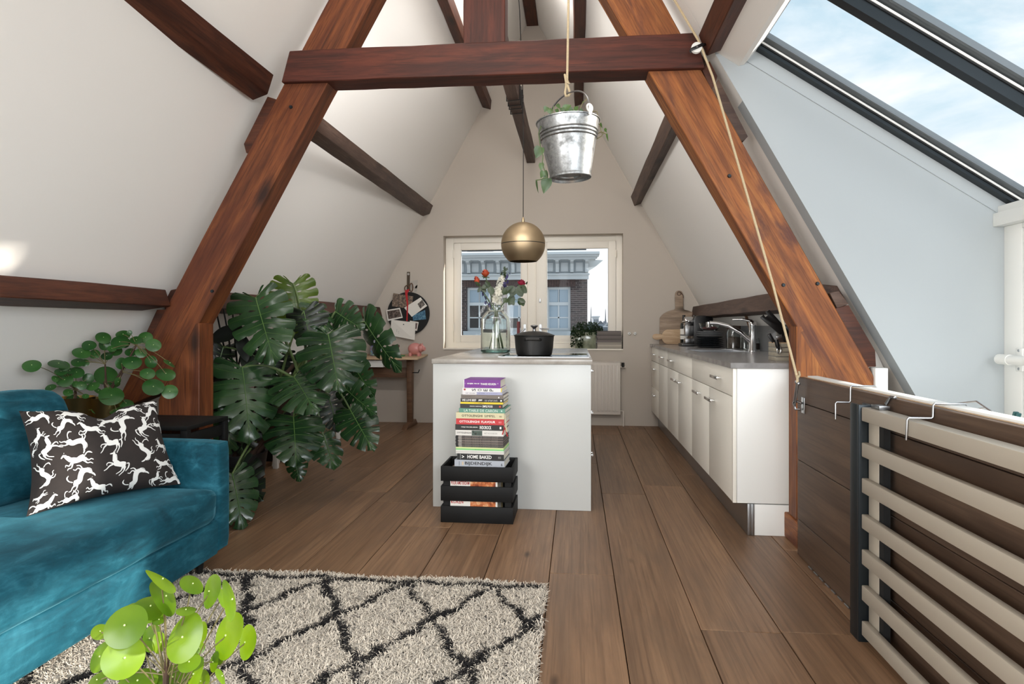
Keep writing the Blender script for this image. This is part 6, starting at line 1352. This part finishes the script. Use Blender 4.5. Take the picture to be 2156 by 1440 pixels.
# ------------------------------------------------------------------ vase with cut flowers on the island
VY = 4.76; vx = at(1043.5, 740, Y=VY).x; VR = .113
vs_ = thing('glass_vase', 'large clear glass bottle vase with flowers on the island worktop', 'vase', (vx, VY, IZ))
po = [(0, .0), (VR * .9, .0), (VR, .012), (VR, .245), (VR * .93, .275), (VR * .7, .305), (VR * .56, .322), (VR * .55, .345), (VR * .60, .352), (VR * .60, .362), (VR * .52, .362)]
pi_ = [(VR * .49, .345), (VR * .5, .318), (VR * .66, .298), (VR * .9, .268), (VR * .955, .24), (VR * .955, .022), (VR * .85, .014), (0, .014)]
k = NT('vase_glass'); tr_ = k.n('ShaderNodeBsdfTransparent'); tr_.inputs[0].default_value = (.955, .985, .97, 1); gl_ = k.n('ShaderNodeBsdfGlossy', Roughness=.02); lw = k.n('ShaderNodeLayerWeight', Blend=.35); ms = k.n('ShaderNodeMixShader')
pw = k.n('ShaderNodeMath', operation='POWER'); pw.inputs[1].default_value = 3; mu = k.n('ShaderNodeMath', operation='MULTIPLY_ADD'); mu.inputs[1].default_value = .6; mu.inputs[2].default_value = .05
k.l(lw.outputs['Facing'], pw.inputs[0]); k.l(pw.outputs[0], mu.inputs[0]); k.l(mu.outputs[0], ms.inputs[0]); k.l(tr_.outputs[0], ms.inputs[1]); k.l(gl_.outputs[0], ms.inputs[2]); k.l(ms.outputs[0], k.out.inputs['Surface'])
m_vase = k.m
MB().lathe(po + pi_, (vx, VY, IZ + .0005), 44).build('glass_body', m_glass, vs_, True)
MB().lathe([(VR * .86, .002), (VR * 1.002, .011), (VR * 1.002, .018), (VR * .95, .021)], (vx, VY, IZ + .0005), 44).build('green_base', pane('green_glass', (.6, .9, .85, 1)), vs_, True)
MB().lathe([(0, .0145), (VR * .84, .0145), (VR * .95, .022), (VR * .95, .165), (0, .165)], (vx, VY, IZ + .0005), 36).build('water', pane('water', (.985, .995, .99, 1), .4), vs_, True)
MB().prism([at(u, v, Y=VY - VR - .002) for u, v in ((1017, 671), (1036, 671), (1036, 693), (1017, 693))], (0, .001, 0)).build('raised_emblem', pane('embossed_glass_front', (.92, .95, .94, 1)), vs_)
MB().prism([at(u, v, Y=VY - VR * .85) for u, v in ((1056, 669), (1072, 671), (1072, 694), (1058, 696))], (0, .001, 0)).build('raised_emblem_side', pane('embossed_glass', (.92, .95, .94, 1)), vs_)
m_fl = leafmat('rose_leaf', (34, 50, 30), (58, 76, 44), rough=.4, trans=.15)
m_white_f = leafmat('white_petal', (214, 212, 204), (232, 232, 226), tint=(1, 1, .95, 1), rough=.6, trans=.3)
m_purple_f = leafmat('purple_petal', (40, 36, 84), (70, 58, 120), tint=(1, 1, 1.2, 1), rough=.6, trans=.2)
c5 = lambda x, y: (980 + x * .15974, 540 + y * .15974)
def stem_of(par, head, foot, name='stem'):
    neck = Vector((vx + (head.x - vx) * .12, VY + (head.y - VY) * .2, IZ + .335))
    MB().tube(bez(foot, neck + (neck - head) * .02, neck, 6) + bez(neck, (neck * .4 + head * .6) + Vector((0, 0, .01)), head, 7)[1:], .0042, 7).build(name, m_stem, par, True)
def rose(lab, cx, cy, rx, rz, tilt, cols, fx, bud=False):
    Cc = at(*c5(cx, cy), Y=VY - .02); s = mpp(1040, VY) * .15974
    r_ = thing('rose', lab, 'flower', Cc); R, Z = rx * s, rz * s
    rot = Matrix.Rotation(math.radians(tilt), 3, 'Y')
    rg_ = random.Random(int(cx))
    for ring, (n_, rr3, zz) in enumerate(((3, .45, 1.0), (4, .75, .85), (5, 1.0, .62))):
        for i in range(n_):
            a0 = 2 * PI * (i + ring * .37) / n_; m_ = MB(); vs2 = []
            for j in range(5):
                t = j / 4
                for q in (-1, -.4, .4, 1):
                    a = a0 + q * PI / n_ * 1.25 * (1 - .3 * t); rad = R * rr3 * (.25 + .75 * math.sin(PI / 2 * min(1, t * 1.3))) * (1 + (.22 * max(0, t - .6) if ring else -.1 * t))
                    vs2.append(Cc + rot @ Vector((rad * math.cos(a), rad * math.sin(a), Z * (-1 + 2 * t * zz - .12 * abs(q) * t))))
            m_.add(vs2, [(4 * j + q, 4 * j + q + 1, 4 * j + q + 5, 4 * j + q + 4) for j in range(4) for q in range(3)]).build('petal', cols[ring % len(cols)], r_, True)
    base = Cc + rot @ Vector((0, 0, -Z))
    for i in range(5):
        a = 2 * PI * i / 5; blade(r_, base, base + rot @ Vector((math.cos(a) * R * 1.1, math.sin(a) * R * 1.1, -R * .3 + .4 * Z * (i % 2))), R * .4, m_fl, 0, 'sepal')
    stem_of(r_, base, Vector((vx + fx, VY + .02, IZ + .03)))
    return r_, base
m_or = [leafmat('orange_petal', (178, 66, 40), (206, 96, 60), tint=(1.3, .9, .8, 1), rough=.5, trans=.3), leafmat('coral_petal', (150, 52, 40), (190, 84, 60), tint=(1.3, .9, .8, 1), rough=.5, trans=.3)]
m_rd = [leafmat('crimson_petal', (130, 20, 50), (170, 40, 74), tint=(1.3, .9, .8, 1), rough=.5, trans=.3), leafmat('dark_crimson_petal', (96, 14, 36), (140, 28, 56), tint=(1.3, .9, .8, 1), rough=.5, trans=.3)]
r1, b1 = rose('orange rosebud furthest left in the vase', 150, 310, 36, 55, -18, m_or, .05)
r2, b2_ = rose('open orange-red rose at the upper left of the bouquet', 262, 218, 50, 50, -4, m_or, .03)
r3, b3 = rose('crimson rose on the right of the bouquet', 740, 345, 52, 44, 14, m_rd, -.05)
for par, lst in ((r1, [((190, 390), (130, 330), 50), ((215, 400), (160, 470), 50), ((210, 395), (270, 470), 60)]), (r2, [((300, 380), (215, 420), 75), ((310, 390), (360, 500), 90), ((330, 400), (260, 330), 60)]), (r3, [((690, 390), (745, 530), 110), ((700, 370), (805, 480), 105), ((650, 400), (600, 530), 100), ((640, 390), (560, 480), 100), ((600, 400), (490, 500), 110), ((640, 520), (570, 640), 90), ((720, 570), (770, 650), 80), ((715, 575), (720, 640), 70), ((690, 560), (790, 600), 66), ((560, 560), (500, 600), 90), ((800, 370), (815, 330), 20), ((600, 570), (640, 640), 60)])):
    for a, b_, w_ in lst: blade(par, at(*c5(*a), Y=VY - .03), at(*c5(*b_), Y=VY - .05), w_ * .15974 * mpp(1040, VY), m_fl, rp.uniform(-20, 20))
MB().tube([at(*c5(x, y), Y=VY - .03) for x, y in ((560, 560), (640, 565), (715, 580))], .002, 5).build('twig', m_stem, r3)
def spike(lab, pts, n_, size, mat, fx, name='delphinium', top=None):
    P_ = [at(*c5(*p), Y=VY - .0) for p in pts]; d_ = thing(name, lab, 'flower', P_[0]); g_ = random.Random(n_)
    stem_of(d_, P_[-1], Vector((vx + fx, VY, IZ + .03)))
    MB().tube(P_, .003, 6).build('stalk', m_stem, d_)
    for i in range(n_):
        t = i / (n_ - 1) * (len(P_) - 1); k_ = min(int(t), len(P_) - 2); c_ = P_[k_].lerp(P_[k_ + 1], t - k_)
        sz = size * (.45 + .55 * (i / n_)); a = g_.uniform(0, 2 * PI); dv = Vector((math.cos(a), -abs(math.sin(a)) * .8, g_.uniform(-.1, .3))).normalized()
        c_ = c_ + dv * sz * .9; xv = dv.cross(Vector((0, 0, 1))).normalized(); zv = xv.cross(dv); m_ = MB()
        for p in range(5):
            aa = 2 * PI * p / 5 + a; e_ = xv * math.cos(aa) + zv * math.sin(aa); f_ = xv * math.cos(aa + .55) + zv * math.sin(aa + .55); h_ = xv * math.cos(aa - .55) + zv * math.sin(aa - .55)
            m_.add([c_, c_ + h_ * sz * .75 + dv * sz * .25, c_ + e_ * sz + dv * sz * .3, c_ + f_ * sz * .75 + dv * sz * .25], [(0, 1, 2, 3)])
        m_.build('floret', mat if not (top and i < n_ * .3) else top, d_, True)
spike('tall white delphinium spike in the middle of the bouquet', [(530, 160), (505, 230), (470, 320), (440, 420), (420, 520), (410, 620)], 36, .03, m_white_f, .02, top=m_fl)
spike('dark blue delphinium behind the white spike', [(570, 230), (545, 300), (520, 370), (500, 430)], 14, .02, m_purple_f, -.01)
spike('small dark purple delphinium hanging on the left of the vase', [(215, 440), (240, 500), (265, 560), (300, 630)], 12, .018, m_purple_f, .06)

# planter with herbs on the window sill
hp0, hp1 = at(1211, 0, Y=7.2).x, at(1254, 0, Y=7.2).x
hp = thing('herb_planter', 'square glass planter of dark bushy herbs on the window sill', 'plant', ((hp0 + hp1) / 2, 7.2, WZ0 + .004))
MB().box(hp0, hp1, 7.14, 7.25, WZ0 + .0045, WZ0 + .19).build('planter_box', M('smoky_glass_box', (120, 126, 104), .1, 0, .6, var=.35, vscale=20), hp, bevel=.004)
hm2 = MB(); g_ = random.Random(9); ccx = (hp0 + hp1) / 2
for i in range(900):
    a, b_ = g_.uniform(0, 2 * PI), g_.uniform(-.2, 1); q = g_.random() ** .35
    c_ = Vector((ccx + .02 + .19 * q * math.cos(a) * math.sqrt(max(0, 1 - b_ * b_ * .8)), 7.19 + .07 * q * math.sin(a), WZ0 + .18 + .13 * b_ * q))
    if i > 760: c_ = Vector((hp0 + g_.uniform(-.05, .09), 7.125 + g_.uniform(-.01, .004), WZ0 + .2 - g_.random() * .18))
    d_ = Vector((g_.gauss(0, 1), g_.gauss(0, 1), g_.gauss(0, 1))).normalized(); e_ = d_.orthogonal().normalized(); s_ = g_.uniform(.012, .022)
    hm2.add([c_ - d_ * s_, c_ + e_ * s_ * .5, c_ + d_ * s_, c_ - e_ * s_ * .5], [(0, 1, 2, 3)])
stuff(hm2.build('foliage', leafmat('herb_leaf', (24, 44, 24), (52, 74, 40), rough=.5, trans=.15), hp))
# ------------------------------------------------------------------ outside: the house across the street and the skyline
BYD = 20.0
k = NT('dark_brick'); v = k.coord(); sw = k.n('ShaderNodeSeparateXYZ'); cw = k.n('ShaderNodeCombineXYZ'); k.l(v, sw.inputs[0]); k.l(sw.outputs[0], cw.inputs[0]); k.l(sw.outputs[2], cw.inputs[1])
br_ = k.n('ShaderNodeTexBrick', Scale=1.0); br_.inputs['Brick Width'].default_value = .21; br_.inputs['Row Height'].default_value = .065; br_.inputs['Mortar Size'].default_value = .008
br_.inputs['Color1'].default_value = lin((70, 58, 57)); br_.inputs['Color2'].default_value = lin((48, 43, 45)); br_.inputs['Mortar'].default_value = lin((110, 104, 102)); k.l(cw.outputs[0], br_.inputs['Vector']); k.l(br_.outputs[0], k.p.inputs['Base Color']); k.p.inputs['Roughness'].default_value = .9
m_brick = k.m
m_sold = M('soldier_brick', (74, 60, 58), .9, var=.3, vscale=12)
m_corn = M('cornice_paint', (186, 194, 198), .6); m_corn2 = M('cornice_panel', (158, 168, 174), .7)
m_tile = M('roof_tile', (52, 54, 58), .8); m_hblind = M('window_blind', (150, 168, 182), .8); m_hdark = M('dark_house_glass', (16, 19, 22), .08, 0, .5)
B_ = lambda u, v_, Y=BYD: at(u, v_, Y=Y)
wall_l = -14.0; xr = B_(1236.7, 600).x
hs_ = thing('brick_house', 'dark brick house with a white bracketed cornice across the street', 'building', (-4, BYD, -8))
zt = B_(1120, 531).z; zb_ = B_(1120, 588).z
wins = [(983, 1033), (1067, 1117), (1151, 1201)]; wz1, wz0 = B_(1120, 604.5).z, B_(1120, 697).z
mb = MB(); xs_ = [wall_l]
for u0, u1 in wins: xs_ += [B_(u0, 600).x, B_(u1, 600).x]
xs_.append(xr)
for i in range(0, len(xs_) - 1):
    if i % 2 == 0: mb.box(xs_[i], xs_[i + 1], BYD, BYD + 9, -8, zt)
    else: mb.box(xs_[i], xs_[i + 1], BYD, BYD + 9, -8, wz0).box(xs_[i], xs_[i + 1], BYD, BYD + 9, wz1, zt).box(xs_[i], xs_[i + 1], BYD + .5, BYD + 9, wz0, wz1)
mb.build('wall', m_brick, hs_)
def cornice(u, v0, v1, proj, mat, nm, xl=wall_l):
    MB().box(xl, B_(u, 0, BYD - proj).x, BYD - proj, BYD + .02, B_(1120, v1, BYD - proj).z, B_(1120, v0, BYD - proj).z).build(nm, mat, hs_)
cornice(1262.5, 531, 536, .85, m_corn, 'cornice_lip'); cornice(1258.5, 536, 541, .72, m_corn, 'cornice_lip'); cornice(1254, 541, 546.5, .56, m_corn, 'cornice_lip')
cornice(1238.5, 546.5, 576, .06, m_corn2, 'frieze'); cornice(1241.5, 576, 579, .22, m_corn, 'moulding'); cornice(1239.5, 579, 588.5, .13, m_corn, 'moulding')
for u in [1173 + 31.2 * k_ for k_ in range(-12, 3)]:
    x0, x1 = B_(u - 3.4, 0, BYD - .3).x, B_(u + 3.4, 0, BYD - .3).x; z = lambda v_: B_(1120, v_, BYD - .3).z
    MB().prism([(x0, BYD - .06, z(547)), (x0, BYD - .5, z(547)), (x0, BYD - .48, z(552)), (x0, BYD - .28, z(556)), (x0, BYD - .2, z(566)), (x0, BYD - .24, z(573)), (x0, BYD - .06, z(575))], (x1 - x0, 0, 0)).box(x0 - .05, x1 + .05, BYD - .54, BYD - .06, z(549.5), z(547)).build('bracket', m_corn, hs_)
    xa, xb = B_(u + 8, 0).x, B_(u + 23, 0).x
    if u < 1230: MB().box(xa, xb, BYD - .085, BYD - .06, z(571), z(552)).build('frieze_panel', m_corn, hs_)
u0 = 1262
MB().prism([(xr, BYD + .2, B_(1120, 546).z), (xr + .5, BYD + .2, B_(1120, 548).z), (xr + .25, BYD + .2, B_(1120, 562).z), (xr, BYD + .2, B_(1120, 572).z)], (0, .12, 0)).build('bracket', m_corn, hs_)
MB().prism([(wall_l, BYD - .4, zt), (B_(1234, 0).x, BYD - .4, zt), (B_(1226, 0).x, BYD + 4, zt + 1.5), (wall_l, BYD + 4, zt + 1.5)], (0, 0, .05)).build('roof', m_tile, hs_)
for k_ in range(60):
    x = wall_l + .1 + k_ * .225
    if x < B_(1232, 0).x: MB().tube([(x, BYD - .42, zt + .08), (x, BYD + .8, zt + .38)], .075, 8).build('roof_tile', m_tile, hs_, True)
tag(MB().box(B_(985, 0).x, B_(1040, 0).x, BYD - .36, BYD - .1, zt + .03, zt + .20).build('roof_hatch_board', m_corn, None), 'white board lying on the roof edge of the brick house', 'board')
for i, (u0, u1) in enumerate(wins):
    x0, x1 = B_(u0, 0).x, B_(u1, 0).x; wn = MB(); t = .075; yf = BYD + .10; zm = wz0 + (wz1 - wz0) * .615
    for a in ((x0, x0 + t, wz0, wz1), (x1 - t, x1, wz0, wz1), (x0 + t, x1 - t, wz1 - t, wz1), (x0 + t, x1 - t, wz0, wz0 + t * 1.3), (x0 + t, x1 - t, zm - .04, zm + .06)): wn.box(a[0], a[1], yf, yf + .08, a[2], a[3])
    xm = (x0 + x1) / 2; zq = (wz0 + zm) / 2
    wn.box(xm - .022, xm + .022, yf + .02, yf + .07, wz0, zm).box(x0, x1, yf + .02, yf + .07, zq - .02, zq + .02).box(xm - .012, xm + .012, yf + .02, yf + .06, zm, wz1)
    f_ = wn.build('window', m_corn, hs_)
    for xa, xb in ((x0 + t, xm - .022), (xm + .022, x1 - t)):
        for j, (za, zc_) in enumerate(((wz0 + t, zq - .02), (zq + .02, zm - .04), (zm + .06, wz1 - t))):
            blind = j == 2 or i == 2
            MB().box(xa, xb, yf + .045, yf + .055, za, zc_).build('pane', m_hblind if blind else m_hdark, f_)
    if i == 1: MB().box(x0 + t, x1 - t, yf + .03, yf + .042, zq, zm - .04).build('blind', m_hblind, f_)
    for xc_ in np.arange(x0 - .1, x1 + .1, .085): MB().box(xc_, xc_ + .072, BYD - .012, BYD + .02, wz1 + .02, wz1 + .24).build('lintel_brick', m_sold, hs_)
    MB().box(x0 - .1, x1 + .1, BYD - .12, BYD + .1, wz0 - .13, wz0).build('window_sill', m_corn2, hs_)
st = struct(MB().box(-60, 60, 8.5, 150, -8.2, -8).build('street_ground', M('street_grey', (120, 118, 116), .9), loc=(0, 0, 0)))
FY = 140.0; F = lambda u, v_: at(u, v_, Y=FY)
def far(nm, lab, col, u0, u1, v0, extra=None):
    global FY
    FY -= 11; a, b_ = F(u0, v0), F(u1, v0); o = thing(nm, lab, 'building', ((a.x + b_.x) / 2, FY, -8)); m_ = cmat('far_%d_%d_%d' % col, col, .9)
    MB().box(a.x, b_.x, FY, FY + 8, -8, a.z).build('wall', m_, o)
    if extra: extra(o, a, b_, m_)
    return o
def crownbox(o, a, b_, m_):
    MB().box(a.x - .2, b_.x + .2, FY - .2, FY + 8, a.z, a.z + .25).build('roof_edge', m_, o)
    for i in range(3):
        for j in range(2): MB().box(a.x + (b_.x - a.x) * (.15 + .28 * i), a.x + (b_.x - a.x) * (.3 + .28 * i), FY - .05, FY + .05, a.z - 1.1 - 1.3 * j, a.z - .4 - 1.3 * j).build('window', cmat('far_60_70_80', (70, 80, 90)), o)
def gable(o, a, b_, m_):
    c_ = (a.x + b_.x) / 2; MB().prism([(a.x, FY, a.z), (b_.x, FY, a.z), (c_, FY, a.z + (b_.x - a.x) * .5)], (0, 8, 0)).build('roof', cmat('far_80_90_100', (84, 92, 100)), o)
    MB().box(c_ - .2, c_ + .2, FY - .05, FY + .05, a.z - 1.0, a.z - .3).build('window', cmat('far_60_70_80', (70, 80, 90)), o)
def spire(o, a, b_, m_):
    c_ = (a.x + b_.x) / 2; MB().lathe([((b_.x - a.x) * .55, a.z), ((b_.x - a.x) * .35, a.z + .5), (.05, a.z + 2.0), (0, a.z + 2.6)], (c_, FY + .5, 0), 8).build('spire', cmat('far_80_90_100', (84, 92, 100)), o)
far('far_tower', 'white tower block on the skyline right of the brick house', (214, 218, 222), 1249, 1261, 668, crownbox)
far('far_church', 'thin dark church spire on the skyline at the right of the window', (110, 118, 128), 1273.5, 1277, 676, spire)
far('far_chapel', 'small grey spired tower left of the white skyline block', (150, 156, 164), 1243, 1246, 676, spire)
far('far_house', 'grey gabled house on the skyline under the white tower', (150, 160, 170), 1236, 1252, 684, gable)
far('far_house', 'blue-grey gabled house on the skyline beside the church spire', (120, 132, 144), 1258, 1272, 682, gable)
far('far_house', 'pale house at the right edge of the skyline', (190, 196, 202), 1276, 1292, 686, gable)
far('far_house', 'wide dark house low in the skyline behind the herb planter', (96, 106, 116), 1240, 1284, 694, crownbox)
